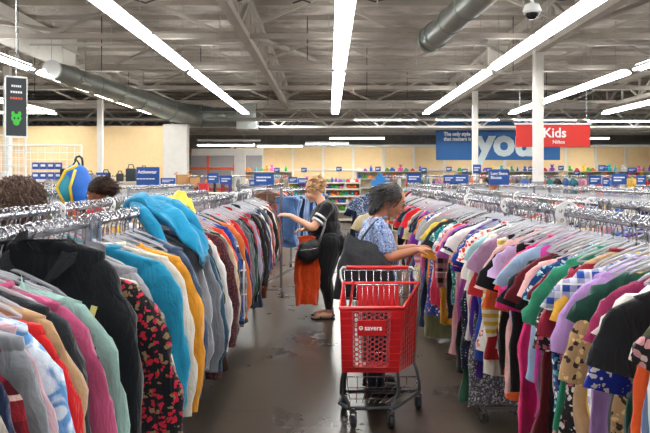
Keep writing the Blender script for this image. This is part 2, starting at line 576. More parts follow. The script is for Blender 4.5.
for k, (yy, xx) in enumerate(((20, -7.5), (25, -7.15), (29, -6.9))):
    MB().cyl((xx, yy, 4.9), (xx, yy, 6.1), .02, 6).build('hanger_rod', steel, t)
t = duct('air_duct', [(2.42, 15.4, 4.92), (2.5, 14.6, 4.93), (2.75, 11.6, 4.95), (3.1, 7.5, 4.98), (3.4, 4, 5)], [.3, .27, .28, .28, .28],
         'grey metal duct ending overhead, right of the middle strip light', [(0, .6, .03), (1, .3, .02), (1, .7, .02), (2, .3, .02)])
MB().cyl((2.4, 15.45, 4.92), (2.42, 15.36, 4.92), .32, 28).build('end_cap', galv, t)

# fluorescent strips
tube_m, nt, b = _new('fluorescent_tube')
b.inputs['Base Color'].default_value = (1, 1, 1, 1)
b.inputs['Emission Color'].default_value = (1, .985, .95, 1); b.inputs['Emission Strength'].default_value = TUBE
LZ = 4.5
housing = MB().box((0, 0, .06), (.16, 3.7, .07)).bar((-.08, 0, .03), (-.16, 0, -.01), 3.7, .01)
hv = MB()
hv.add([(-.17, -1.85, 0), (-.07, -1.85, .09), (.07, -1.85, .09), (.17, -1.85, 0), (-.17, 1.85, 0), (-.07, 1.85, .09), (.07, 1.85, .09), (.17, 1.85, 0),
        (-.17, -1.85, .01), (-.07, -1.85, .105), (.07, -1.85, .105), (.17, -1.85, .01), (-.17, 1.85, .01), (-.07, 1.85, .105), (.07, 1.85, .105), (.17, 1.85, .01)],
       [(0, 1, 5, 4), (1, 2, 6, 5), (2, 3, 7, 6), (8, 12, 13, 9), (9, 13, 14, 10), (10, 14, 15, 11), (0, 4, 12, 8), (3, 11, 15, 7)])
hv.box((0, 0, .05), (.012, 3.7, .06))
for q in (-1.22, 0, 1.22): hv.box((0, q, .02), (.3, .02, .05))
h_me = hv.mesh('reflector', plastic_white)
up_m, nt, b = _new('added_ceiling_fill')
b.inputs['Emission Color'].default_value = (1, .97, .93, 1); b.inputs['Emission Strength'].default_value = CEIL_FILL
fill_me = MB().add([(-.07, -1.8, .115), (.07, -1.8, .115), (.07, 1.8, .115), (-.07, 1.8, .115)], [(0, 1, 2, 3)]).mesh('ceiling_fill_glow', up_m)  # glowing face added on top of each batten to brighten the ceiling
tb = MB()
for sx in (-.085, .085):
    tb.tube([(sx, -1.83, .015), (sx, 1.83, .015)], .05, 8)
t_me = tb.mesh('tube', tube_m, True)
rod_me = MB().cyl((0, -1.2, .1), (0, -1.2, 1.6), .008, 5).cyl((0, 1.2, .1), (0, 1.2, 1.6), .008, 5).mesh('hanger_rod', steel)
lines = [(.27, 'middle strip line'), (-3.72, 'strip line left of the middle one'), (4.32, 'strip line right of the middle one'), (8.15, 'second strip line right of the middle'),
         (12.3, 'third strip line right of the middle'), (-7.9, 'second strip line left of the middle'), (-12.3, 'third strip line left of the middle')]
for (lx, nm) in lines:
    for k in range(8):
        y = -.9 + 3.76 * k + (.6 if k > 4 else 0) + 1.2
        t = thing('strip_light', ('%s fluorescent batten from the far end of the ' % ('eighth', 'seventh', 'sixth', 'fifth', 'fourth', 'third', 'second', 'first')[k]) + nm, 'ceiling light', (lx, y, LZ), 0, 'fluorescent battens, ' + nm)
        link('reflector', h_me, t); link('tube', t_me, t); link('hanger_rod', rod_me, t); link('ceiling_fill_glow', fill_me, t)
for (x, y, z, L_, lab) in ((-5.4, 34, 3.35, 1.0, 'over the stockroom opening'), (-2.6, 34.5, 3.32, .8, 'left of centre near back wall'), (-.1, 33.5, 3.4, .75, 'across the far end of the aisle'), (2.7, 31, 4.4, 1.0, 'by the left top of the big blue sign'), (-2.2, 31.3, 4.4, 1.0, 'right of the duct end box as added fill light'), (6.6, 31, 4.4, 1.0, 'above the middle of the big blue sign as added fill light'), (10.3, 31, 4.4, 1.0, 'above the red sign as added fill light'), (17.8, 31, 4.4, 1.0, 'at the right edge as added fill light'), (-13.5, 27.5, 4.4, 1.0, 'above the left yellow wall as added fill light'), (8.5, 34.8, 3.75, 1.0, 'behind the big blue sign as added fill light'), (13.5, 34.8, 3.75, 1.0, 'high at the right back wall as added fill light'), (1.5, 34.8, 3.75, 1.0, 'high at the middle back wall as added fill light'),  # those called added fill are extra lamps to brighten the back walls
                       (14.0, 31, 4.35, 1.1, 'across the far right, by the red sign')):
    t = thing('strip_light', 'crosswise fluorescent batten hanging ' + lab, 'ceiling light', (x, y, z), R(90))
    t.scale = (1, L_ * .8, 1)
    link('reflector', h_me, t); link('tube', t_me, t); link('hanger_rod', MB().cyl((0, -1.2, .1), (0, -1.2, 3.0 if z < 4 else 1.7), .01, 5).cyl((0, 1.2, .1), (0, 1.2, 3.0 if z < 4 else 1.7), .01, 5).mesh('hanger_rod', steel), t)

# dome camera
c0 = P(532, 12, 9.2)
t = thing('security_camera', 'white dome security camera hanging from the ceiling', 'camera', c0)
MB().tube([(0, 0, .12), (0, 0, .1), (0, 0, .02), (0, 0, -.02)], [.05, .1, .13, .12], 20).build('housing', plastic_white, t, smooth=True)
MB().ell((0, 0, -.02), (.095, .095, .085)).build('dome', solid('smoked_dome', '22242a', .08), t, smooth=True)
MB().cyl((0, 0, .1), (0, 0, 2.2), .022, 10).build('pole', plastic_white, t)


# ------------------------------------------------------------------ writing
def text(name, s, loc, size, mat, parent=None, rot=(R(90), 0, 0), align='LEFT', ext=.003, bold=.0, sx=1.0):
    c = bpy.data.curves.new(name, 'FONT'); c.body = s; c.size = size; c.extrude = ext; c.align_x = align; c.align_y = 'CENTER'; c.offset = bold
    c.resolution_u = 3
    c.materials.append(mat)
    tmp = link('tmp', c)
    bpy.context.view_layer.update()
    me = bpy.data.meshes.new_from_object(tmp.evaluated_get(bpy.context.evaluated_depsgraph_get()))
    bpy.data.objects.remove(tmp); bpy.data.curves.remove(c)
    o = link(name, me, parent); o.location = loc; o.rotation_euler = rot; o.scale = (sx, 1, 1)
    return o


# big blue banner
Yb = 34.0
a = P(436, 122, Yb); b_ = P(560, 160, Yb)
t = thing('wall_sign', 'huge blue banner with white slogan and giant pale letters', 'sign', ((a.x + b_.x) / 2, Yb, (a.z + b_.z) / 2))
W = b_.x - a.x; H = a.z - b_.z
MB().box((0, 0, 0), (W, .06, H), bev=.01).build('panel', solid('banner_blue', '2f6fb4', .6, vary=.1, vscale=.4), t)
text('lettering', 'The only style', (-W / 2 + .4, -.04, .36 * H / 2), .27, white_letter, t, bold=.012, sx=.9)
text('lettering', 'that matters is', (-W / 2 + .4, -.04, .1 * H / 2), .27, white_letter, t, bold=.012, sx=.9)
text('lettering', 'you', (-W / 2 + 2.12, -.04, -.12), 2.0, solid('pale_cyan_letter', 'e6f6fa', .5), t, bold=.085)
for sx in (-1, 1): MB().cyl((sx * W * .4, 0, H / 2), (sx * W * .4, 0, H / 2 + 1.2), .015, 6).build('hanger_rod', steel, t)
Yk = 20.5
a = P(516, 124.5, Yk); b_ = P(590, 147, Yk); W = b_.x - a.x; H = a.z - b_.z
t = thing('hanging_sign', 'red hanging sign reading Kids and Niños', 'sign', ((a.x + b_.x) / 2, Yk, (a.z + b_.z) / 2))
MB().box((0, 0, 0), (W, .04, H), bev=.008).build('panel', solid('sign_red', 'cf2b22', .5), t)
text('lettering', 'Kids', (W * -.14, -.025, .08), .42, white_letter, t, bold=.008)
text('lettering', 'Niños', (W * -.01, -.025, -.2), .16, white_letter, t, bold=.002)
MB().box((0, 0, H / 2 + .02), (W + .1, .05, .05)).build('rail', plastic_white, t)
for sx in (-1, 1): MB().cyl((sx * W * .45, 0, H / 2), (sx * W * .45, 0, 3.3), .008, 6).build('hanger_rod', steel, t)
# dark hanging banner, left
Yd = 7.5
a = P(16, 107, Yd)
t = thing('hanging_sign', 'narrow dark banner with green blob and small lines of text', 'sign', a, R(40))
MB().box((0, 0, 0), (.225, .02, .68)).build('panel', solid('banner_dark', '30363d', .6), t)
MB().box((0, 0, .345), (.235, .03, .02)).box((0, 0, -.345), (.235, .03, .02)).box((-.115, 0, 0), (.012, .03, .68)).box((.115, 0, 0), (.012, .03, .68)).build('frame', plastic_white, t)
g = MB()
g.ell((0, -.013, -.13), (.055, .004, .05)).ell((0, -.013, -.18), (.035, .004, .035)).ell((-.035, -.013, -.08), (.018, .004, .03)).ell((.035, -.013, -.08), (.018, .004, .03))
g.build('emblem', solid('banner_green', '3fc63e', .5), t)
MB().ell((-.02, -.018, -.13), (.01, .003, .014)).ell((.02, -.018, -.13), (.01, .003, .014)).build('emblem_eyes', solid('banner_dark', '30363d', .6), t)
for k, (z, w, m) in enumerate(((.24, .11, white_letter), (.17, .13, white_letter), (.10, .14, solid('banner_orange', 'e2603a', .5)))):
    q = MB()
    for i in range(5): q.box((-w / 2 + w / 5 * (i + .5), -.013, z), (w / 5 * .7, .003, .024))
    q.build('lettering', m, t)
MB().cyl((0, 0, .34), (0, 0, 4.2), .006, 6).build('hanger_rod', steel, t)


def dept_sign(px, py, w, h, Y, label, lines=None, pole_to=1.45, col=None, rz=0, big=None):
    p = P(px, py, Y)
    Wm, Hm = w * Y / 650, h * Y / 650
    t = thing('rack_sign', label, 'sign', p, rz)
    MB().box((0, 0, 0), (Wm, .02, Hm), bev=.004).build('panel', col or sign_blue, t)
    bot = -Hm / 2
    dz = pole_to - (p.z + bot)
    if p.z + bot > pole_to: MB().cyl((0, .012, bot + .0), (0, .012, dz + bot), .009, 8).build('pole', chrome, t)
    else: MB().cyl((0, .015, bot - .35), (0, .015, Hm / 2), .009, 8).build('pole', chrome, t)
    if big:
        n = len(big)
        for k, s in enumerate(big):
            text('lettering', s, (-Wm * .43, -.014, Hm * (.22 - .26 * k)), Hm * .27, white_letter, t, bold=.0012, ext=.001, sx=.85)
    else:
        q = MB(); rnd = random.Random(int(px * 7 + py))
        for r_ in range(2):
            x0 = -Wm * .38; z = Hm * (.14 - .26 * r_)
            while x0 < Wm * (.3 if r_ == 0 else .1):
                ww = Wm * rnd.uniform(.06, .12)
                q.box((x0 + ww / 2, -.012, z), (ww * .8, .003, Hm * .12)); x0 += ww
        q.build('lettering', white_letter, t)
    return t


dept_sign(148, 176, 23, 18, 8.0, 'blue rack sign reading Activewear above the left racks', big=['Activewear'])
o = [c for c in COL.objects if c.name.startswith('rack_sign')][-1]
q = MB()
for i in range(6): q.box((-.12 + i * .038, -.012, -.035), (.028, .003, .013))
q.build('lettering', white_letter, o)
dept_sign(499, 177, 20, 15.5, 8.5, 'blue rack sign reading Long Sleeve Blouses above the right racks', big=['Long Sleeve', 'Blouses'])
SG = [(168, 181, 15, 6, 14, 'small blue sign right of the Activewear sign'), (213, 178, 11, 10, 12, 'square blue sign left of centre, brighter of a pair'), (226, 180, 12, 9, 12.6, 'blue sign overlapping the square one left of centre'),
      (264, 179, 20, 12, 11, 'wide blue sign with two white text lines over left jeans rack'), (254, 183, 9, 6, 15, 'small blue sign tucked behind the wide one'), (293, 180, 9, 6, 15, 'small blue sign behind the blonde shopper'),
      (303, 181, 10, 6, 16, 'pale-lettered blue sign nearest the blonde shopper'), (414, 178, 14, 9, 12, 'blue sign just right of the grey-haired shopper'), (449, 179, 11, 8, 13, 'darker blue sign behind the paired one right of centre'),
      (461, 179, 14, 9, 11.5, 'front blue sign of the pair right of centre'), (477, 169, 8, 9, 16, 'small blue sign on the pale column, above the racks'), (595, 180, 12, 9, 12, 'blue sign on the right, first of three'),
      (606, 182, 7, 8, 14, 'narrow blue sign between two wider ones at right'), (619, 179, 15, 11, 10.5, 'blue sign at right with two white text lines'), (641, 180, 9, 9, 12, 'blue sign close to the right edge'),
      (102, 177, 12, 9, 10, 'faded blue sign behind the woman in the next aisle'), (534, 181, 8, 5, 18, 'small blue sign by the white column foot')]
for (px, py, w, h, Y, lab) in SG: dept_sign(px, py, w, h, Y, lab)
places = ['above the toy shelves', 'over the centre back shelves', 'left of the wide banner', 'under the left end of the banner', 'under the middle of the banner', 'near the white column', 'right of the banner', 'beneath the red Kids sign', 'far right of the red sign', 'by the right back wall', 'over the left back counter', 'last at the far right']
for k, (px, py) in enumerate(((339, 169), (304, 170), (378, 169), (424, 170), (449, 169), (465, 171), (489, 170), (561, 168), (577, 173), (531, 169), (277, 170), (605, 168))):
    dept_sign(px, py, 5.5, 4.5, 30, 'tiny blue aisle marker ' + places[k], pole_to=0.0)
dept_sign(632, 170, 9, 5, 22, 'flat blue sign hanging over the right back racks')
dept_sign(602, 168, 7, 6, 20, 'blue sign above toys at the right back shelf')


# ------------------------------------------------------------------ clothes
def body_mesh(seed, L=.68, ws=.22, wh=.24, slope=.32, t0=.035, nw=.075, nf=2.5, amp=.013, mat=None, nr=20, nu=30, thr=1.0):
    rnd = random.Random(seed)
    rings = []
    ph = rnd.uniform(0, 6); dr = rnd.uniform(-3, 3)
    zs = []
    for j in range(6):
        f = j / 5
        w = nw + (ws - nw) * f
        zs.append((-slope * (w - nw), w, t0 * (1.15 - .35 * f), 0))
    z1 = zs[-1][0] - .02
    for j in range(nr):
        f = j / (nr - 1)
        w = ws * (1 - f) + wh * f - .02 * math.sin(PI * min(f * 2, 1)) + .012 * math.sin(f * 5 + ph)
        zs.append((z1 + (-L - z1) * f, w, t0 * (.85 + .45 * f * thr), f))
    for j, (z, w, th, f) in enumerate(zs):
        ring = []
        for k in range(nu):
            a = 2 * PI * k / nu
            c, s = math.cos(a), math.sin(a)
            u = w * math.copysign(abs(c) ** .75, c)
            v = th * math.copysign(abs(s) ** .7, s)
            A = amp * (.25 + 1.2 * f)
            v += A * math.sin(2 * PI * nf * u / .5 + ph + z * dr) * (1 if j > 4 else .3)
            v += .010 * noise.noise((u * 7 + seed, z * 5, seed * 1.3))
            u2 = u + (.026 * noise.noise((z * 6, seed * 2.1, a)) + .008 * math.sin(z * 17 + ph)) * (1 if j > 4 else .2)
            z2 = z + (.012 * math.sin(a * 2 + ph) + .018 * noise.noise((u * 5, seed, 0))) * f
            ring.append((u2, v, z2))
        rings.append(ring)
    return MB().loft(rings)


def sleeve_mesh(seed, side, long=True, ws=.22, slope=.32, nw=.075, Ls=.56, wid=.085, flare=.08, thick=.03, cuff=True, n=16, nr=18):
    rnd = random.Random(seed * 3 + side)
    zt = -slope * (ws - nw)
    if long:
        P0 = Vector((ws - .09, 0, zt - .055)); P1 = Vector((ws + flare * .35, 0, zt - .09)); P2 = Vector((ws + flare, rnd.uniform(-.03, .03), zt - .38)); P3 = Vector((ws + flare * rnd.uniform(.5, 1.1), rnd.uniform(-.05, .05), zt - Ls))
    else:
        P0 = Vector((ws - .08, 0, zt - .045)); P1 = Vector((ws + flare * .5, 0, zt - .055)); P2 = Vector((ws + flare * .9, rnd.uniform(-.01, .02), zt - Ls * .55)); P3 = Vector((ws + flare * 1.3, rnd.uniform(-.05, .05), zt - Ls))
    rings = []
    ph = rnd.uniform(0, 6)
    for j in range(nr):
        s = j / (nr - 1)
        m = 1 - s
        p = P0 * m ** 3 + P1 * 3 * m * m * s + P2 * 3 * m * s * s + P3 * s ** 3
        d = (P1 - P0) * 3 * m * m + (P2 - P1) * 6 * m * s + (P3 - P2) * 3 * s * s
        d.normalize()
        nrm = Vector((-d.z, 0, d.x)).normalized()
        if long:
            a = wid * (1 - .38 * s) * (1 if s > .12 else .75 + 2 * s)
            bt = thick * (1 - .15 * s) * (.8 + .2 * math.sin(9 * s + ph))
            if cuff and s > .9: a *= .72; bt *= .8
        else:
            a = wid * (.8 + .3 * s); bt = thick * (.85 - .35 * s)
        ring = []
        for k in range(n):
            an = 2 * PI * k / n
            ca, sa = math.cos(an), math.sin(an)
            rr = 1 + (.26 * noise.noise((s * 9 + seed, ca * 1.5, sa * 1.5 + side)) + .06 * math.sin(s * 22 + an * 2 + ph)) * (1 if s > .12 else .3)
            q = p + nrm * (a * ca * rr) + Vector((0, 1, 0)) * (bt * math.copysign(abs(sa) ** .8, sa) * rr)
            if side < 0: q.x = -q.x
            ring.append(q)
        rings.append(ring)
    return MB().loft(rings)


def ring_collar(nw, t0, r=.011, hi=0.0, turtle=False):
    pts = []
    for k in range(16):
        a = 2 * PI * k / 16
        pts.append((nw * math.cos(a) * .98, t0 * 1.15 * math.sin(a), hi + .006 + (.012 if turtle else 0)))
    return MB().tube(pts, r, 6, closed=True)


def garment(kind, loc, rz, seed, mat, mat2=None, name=None, label='', cat='clothing', group=None, Lk=1.0, wide=1.0, flip=1, lean=0.0):
    """kind: sweatshirt, jacket, coat, tee, blouse, tank, dress, trousers"""
    rnd = random.Random(seed)
    t = thing(name or kind, label, cat, loc, rz, group)
    t.rotation_euler = (rnd.uniform(-.02, .02), lean * flip, rz)
    mat2 = mat2 or mat
    if kind in ('sweatshirt', 'jacket', 'coat', 'cardigan', 'hoodie'):
        ws = .225 * wide; L = {'coat': .86, 'jacket': .7}.get(kind, .68) * Lk
        t0 = {'coat': .045, 'jacket': .04, 'hoodie': .042}.get(kind, .034)
        body_mesh(seed, L, ws, .235 * wide, .3, t0, .08).build('body', mat, t, True)
        for s in (1, -1):
            sl = sleeve_mesh(seed, s, True, ws, .3, .08, rnd.uniform(.6, .7) * (1.05 if kind == 'coat' else 1), .09 * wide, rnd.uniform(.05, .1), t0 * .95).build('sleeve', mat2 if kind == 'cardigan' else mat, t, True)
        if kind in ('jacket', 'coat', 'cardigan'):
            c = MB()
            for s in (-1, 1):
                c.loft([[(s * .015, -t0 * 1.3, -.13), (s * .07, -t0 * 1.15, -.05), (s * .085, -t0 * .4, .015), (s * .06, t0, .03)],
                        [(s * .075, -t0 * 1.5, -.1), (s * .12, -t0 * 1.35, -.06), (s * .12, -t0 * .4, -.015), (s * .07, t0 * 1.25, -.01)]], closed=False)
            c.build('collar', mat2, t, True)
        elif kind == 'hoodie':
            h = MB()
            rings = []
            for j in range(6):
                f = j / 5
                rings.append([(.1 * math.cos(PI * k / 9) * (1 - .2 * f), t0 + .03 * math.sin(PI * k / 9) + .015, .02 + .03 * math.sin(PI * k / 9) - .17 * f) for k in range(10)])
            h.loft(rings, closed=False).build('hood', mat, t, True)
        else:
            ring_collar(.08, t0).build('collar', mat2, t, True)
        if rnd.random() < .45:
            MB().box((.2 * wide, -t0 - .012, -.2), (.018, .002, .032), Matrix.Rotation(.3, 3, 'Y')).build('price_tag', solid('tag_yellow', 'e9dc8a', .6) if rnd.random() < .5 else plastic_white, t)
    elif kind in ('tee', 'blouse', 'dress'):
        ws = .2 * wide; L = {'tee': .64, 'blouse': .7, 'dress': .92}[kind] * Lk
        t0 = .028
        body_mesh(seed, L, ws, {'tee': .215, 'blouse': .24, 'dress': .27}[kind] * wide, .42, t0, .08, nf=3.2, amp=.014).build('body', mat, t, True)
        ls = rnd.uniform(.17, .25) if kind != 'blouse' else rnd.uniform(.24, .38)
        for s in (1, -1):
            sleeve_mesh(seed, s, False, ws, .42, .08, ls, rnd.uniform(.06, .08), rnd.uniform(.05, .11), .026, n=14, nr=10).build('sleeve', mat2, t, True)
        ring_collar(.08, t0, .008).build('collar', mat2, t, True)
        if rnd.random() < .35:
            MB().box((.17, -t0 - .01, -.18), (.018, .002, .03), Matrix.Rotation(-.25, 3, 'Y')).build('price_tag', plastic_white, t)
    elif kind == 'longtee':
        ws = .2 * wide; t0 = .028
        body_mesh(seed, .66 * Lk, ws, .22, .34, t0, .085, nf=3).build('body', mat, t, True)
        for s in (1, -1): sleeve_mesh(seed, s, True, ws, .34, .085, .58, .07, .07, .026).build('sleeve', mat2, t, True)
        ring_collar(.085, t0, .008).build('collar', mat2, t, True)
    elif kind == 'tank':
        ws = .15; t0 = .026
        body_mesh(seed, .66 * Lk, .17, .23, .3, t0, .09, nf=3).build('body', mat, t, True)
        ring_collar(.09, t0, .006).build('collar', mat2, t, True)
    elif kind == 'trousers':
        MBt = body_mesh(seed, .5 * Lk, .19, .17, .02, .035, .17, nf=1.2, amp=.01)
        MBt.build('leg', mat, t, True)
        body_mesh(seed + 1, .58 * Lk, .185, .15, .02, .03, .165, nf=1.4, amp=.012).build('leg', mat, t, True).location = (.015, .045, -.01)
        MB().box((0, 0, .005), (.36, .075, .035), bev=.012).build('waistband', mat2, t, True)
    return t


# hangers --------------------------------------------------
def hook_mb(dz=0):
    pts = [(0, 0, -.085)]
    for k in range(10):
        a = R(-60) + R(240) * k / 9
        pts.append((.019 * math.cos(a), 0, .019 * math.sin(a) - .001))
    pts = [(0, 0, -.1), (0, 0, -.05), (.004, 0, -.035)] + [(.021 * math.cos(R(-50) + R(230) * k / 9), 0, .021 * math.sin(R(-50) + R(230) * k / 9)) for k in range(10)]
    return pts


hook_me = MB().tube(hook_mb(), .0028, 6).mesh('hook', chrome, True)
hb = MB()
hb.tube([(-.2, 0, -.175), (-.17, 0, -.155), (-.06, 0, -.108), (0, 0, -.095), (.06, 0, -.108), (.17, 0, -.155), (.2, 0, -.175)], [.004, .006, .0065, .009, .0065, .006, .004], 6)
hb.tube([(-.2, 0, -.176), (0, 0, -.18), (.2, 0, -.176)], .0045, 5)
hb.box((0, 0, -.095), (.03, .012, .03))
hanger_me = hb.mesh('hanger', clear, True)
hanger_white_me = hanger_me.copy(); hanger_white_me.materials[0] = plastic_white
hanger_black_me = hanger_me.copy(); hanger_black_me.materials[0] = plastic_black
hanger_blue_me = hanger_me.copy(); hanger_blue_me.materials[0] = solid('blue_plastic', '2a62c4', .35)
H_COUNT = [0]


def hanger(x, y, z, rz, label, group, me=None):
    H_COUNT[0] += 1
    o = link('clothes_hanger', me or hanger_me)
    o.location = (x, y, z + .016); o.rotation_euler = (0, 0, rz)
    tag(o, label, 'hanger', group)
    link('hook', hook_me, o)
    return o


# racks ----------------------------------------------------
RZ_ = 1.45


def caster(mb_parent, x, y):
    w = MB().cyl((-.014, 0, 0), (.014, 0, 0), .035, 18)
    o = w.build('caster', rubber, mb_parent); o.location = (x, y, .036); o.rotation_euler = (0, 0, .5)
    MB().box((0, 0, .03), (.045, .03, .03)).cyl((-.02, 0, 0), (.02, 0, 0), .015, 10).cyl((0, 0, .04), (0, 0, .08), .008, 8).build('fork', chrome, o)
    return o


def rack(x1, x2, ya, yb, label, z=RZ_):
    t = thing('clothes_rack', label, 'clothes rack', ((x1 + x2) / 2, (ya + yb) / 2, 0))
    h = (yb - ya) / 2; w = (x2 - x1) / 2; ft = .2 if x1 > 0 else .03
    for s in (-1, 1):
        MB().tube([(s * w, -h, z), (s * w, h, z)], .016, 12).build('rail', chrome, t, True)
        for e in (-1, 1):
            MB().bar((s * w, e * h, .12), (s * w, e * h, z - .01), .03, .03).box((s * w, e * h, z), (.035, .02, .05)).build('upright', chrome, t)
    for e in (-1, 1):
        MB().bar((-w, e * h, .9), (w, e * h, .9), .025).build('cross_bar', chrome, t)
        MB().bar((-w - ft, e * h, .1), (w + ft, e * h, .1), .022, .02).build('base_bar', chrome, t)
        for s in (-1, 1): caster(t, s * (w + ft - .02), e * h)
    MB().bar((0, -h, .14), (0, h, .14), .03).build('base_rail', chrome, t)
    return t


LX, LX2, RX, RX2 = -.95, -1.52, 1.21, 1.86
rack(LX2, LX, .45, 2.55, 'nearest chrome double rack on the left, packed with winter tops')
rack(LX2, LX, 2.65, 5.3, 'second chrome double rack on the left, under the teal hoodie')
rack(LX2, LX, 5.4, 8.1, 'third chrome double rack on the left, beside the blonde shopper')
rack(RX, RX2, .5, 4.33, 'nearest chrome double rack on the right, packed with short-sleeved tops')
rack(RX, RX2, 4.45, 9.4, 'farther chrome double rack on the right, beyond the caster wheel')
jr = rack(-1.2, -.6, 8.9, 11.8, 'chrome rack of jeans behind the blonde shopper'); jr.rotation_euler = (0, 0, R(-11)); jr.location.x = -.67

# size dividers
dm = MB()
ring_o = []; n = 28
vs = []; fs = []
def disc_mesh(r=.068, th=.004):
    bm = bmesh.new()
    bmesh.ops.create_circle(bm, cap_ends=False, radius=r, segments=32)
    for k in range(5):
        a = R(36 + 72 * k)
        bmesh.ops.create_circle(bm, cap_ends=False, radius=.012 if k else .02, segments=12, matrix=Matrix.Translation((math.cos(a) * r * .62, math.sin(a) * r * .62, 0)))
    bmesh.ops.create_circle(bm, cap_ends=False, radius=.022, segments=16)
    bmesh.ops.triangle_fill(bm, use_beauty=True, edges=list(bm.edges))
    # drop faces inside the holes
    kill = []
    for f in bm.faces:
        c = f.calc_center_median()
        if c.length < .018: kill.append(f); continue
        for k in range(5):
            a = R(36 + 72 * k)
            if (c - Vector((math.cos(a) * r * .62, math.sin(a) * r * .62, 0))).length < (.010 if k else .017): kill.append(f); break
    bmesh.ops.delete(bm, geom=kill, context='FACES')
    ret = bmesh.ops.extrude_face_region(bm, geom=list(bm.faces))
    for v in ret['geom']:
        if isinstance(v, bmesh.types.BMVert): v.co.z += th
    bmesh.ops.rotate(bm, cent=(0, 0, 0), matrix=Matrix.Rotation(R(90), 3, 'X'), verts=bm.verts)
    bmesh.ops.recalc_face_normals(bm, faces=bm.faces)
    me = bpy.data.meshes.new('size_divider'); bm.to_mesh(me); bm.free()
    me.materials.append(plastic_white)
    return me


disc_me = disc_mesh()
DV = [(LX, 3.5, 'on the left front rail at the teal hoodie'), (LX2, 3.65, 'on the rear left rail, nearest'), (LX2, 4.5, 'on the rear left rail, second'), (LX2, 5.4, 'on the rear left rail, farther along'), (LX, 6.4, 'on the left rail past the teal hoodie'), (LX, 7.6, 'on the left rail by the blonde shopper'),
      (RX, 3.3, 'largest one, on the right front rail'), (RX, 4.4, 'at the joint of the two right racks'), (RX, 5.6, 'on the right rail behind the large one'), (RX2, 4.6, 'on the rear right rail, nearest'), (RX2, 6.4, 'on the rear right rail, middle'), (RX, 7.2, 'on the right rail near the grey-haired shopper'), (RX2, 8.6, 'on the rear right rail, farthest')]
for (x, y, lab) in DV:
    o = link('size_divider', disc_me); o.location = (x, y, RZ_ - .005); o.rotation_euler = (R(4), R(30 * y), R(14 if x > 0 else -14))
    o.scale = (1.0, 1, 1.0) if 'largest' in lab else (.78, 1, .78)
    tag(o, 'round white size divider with holes ' + lab, 'size divider', 'round size dividers on the rails')

C = cloth
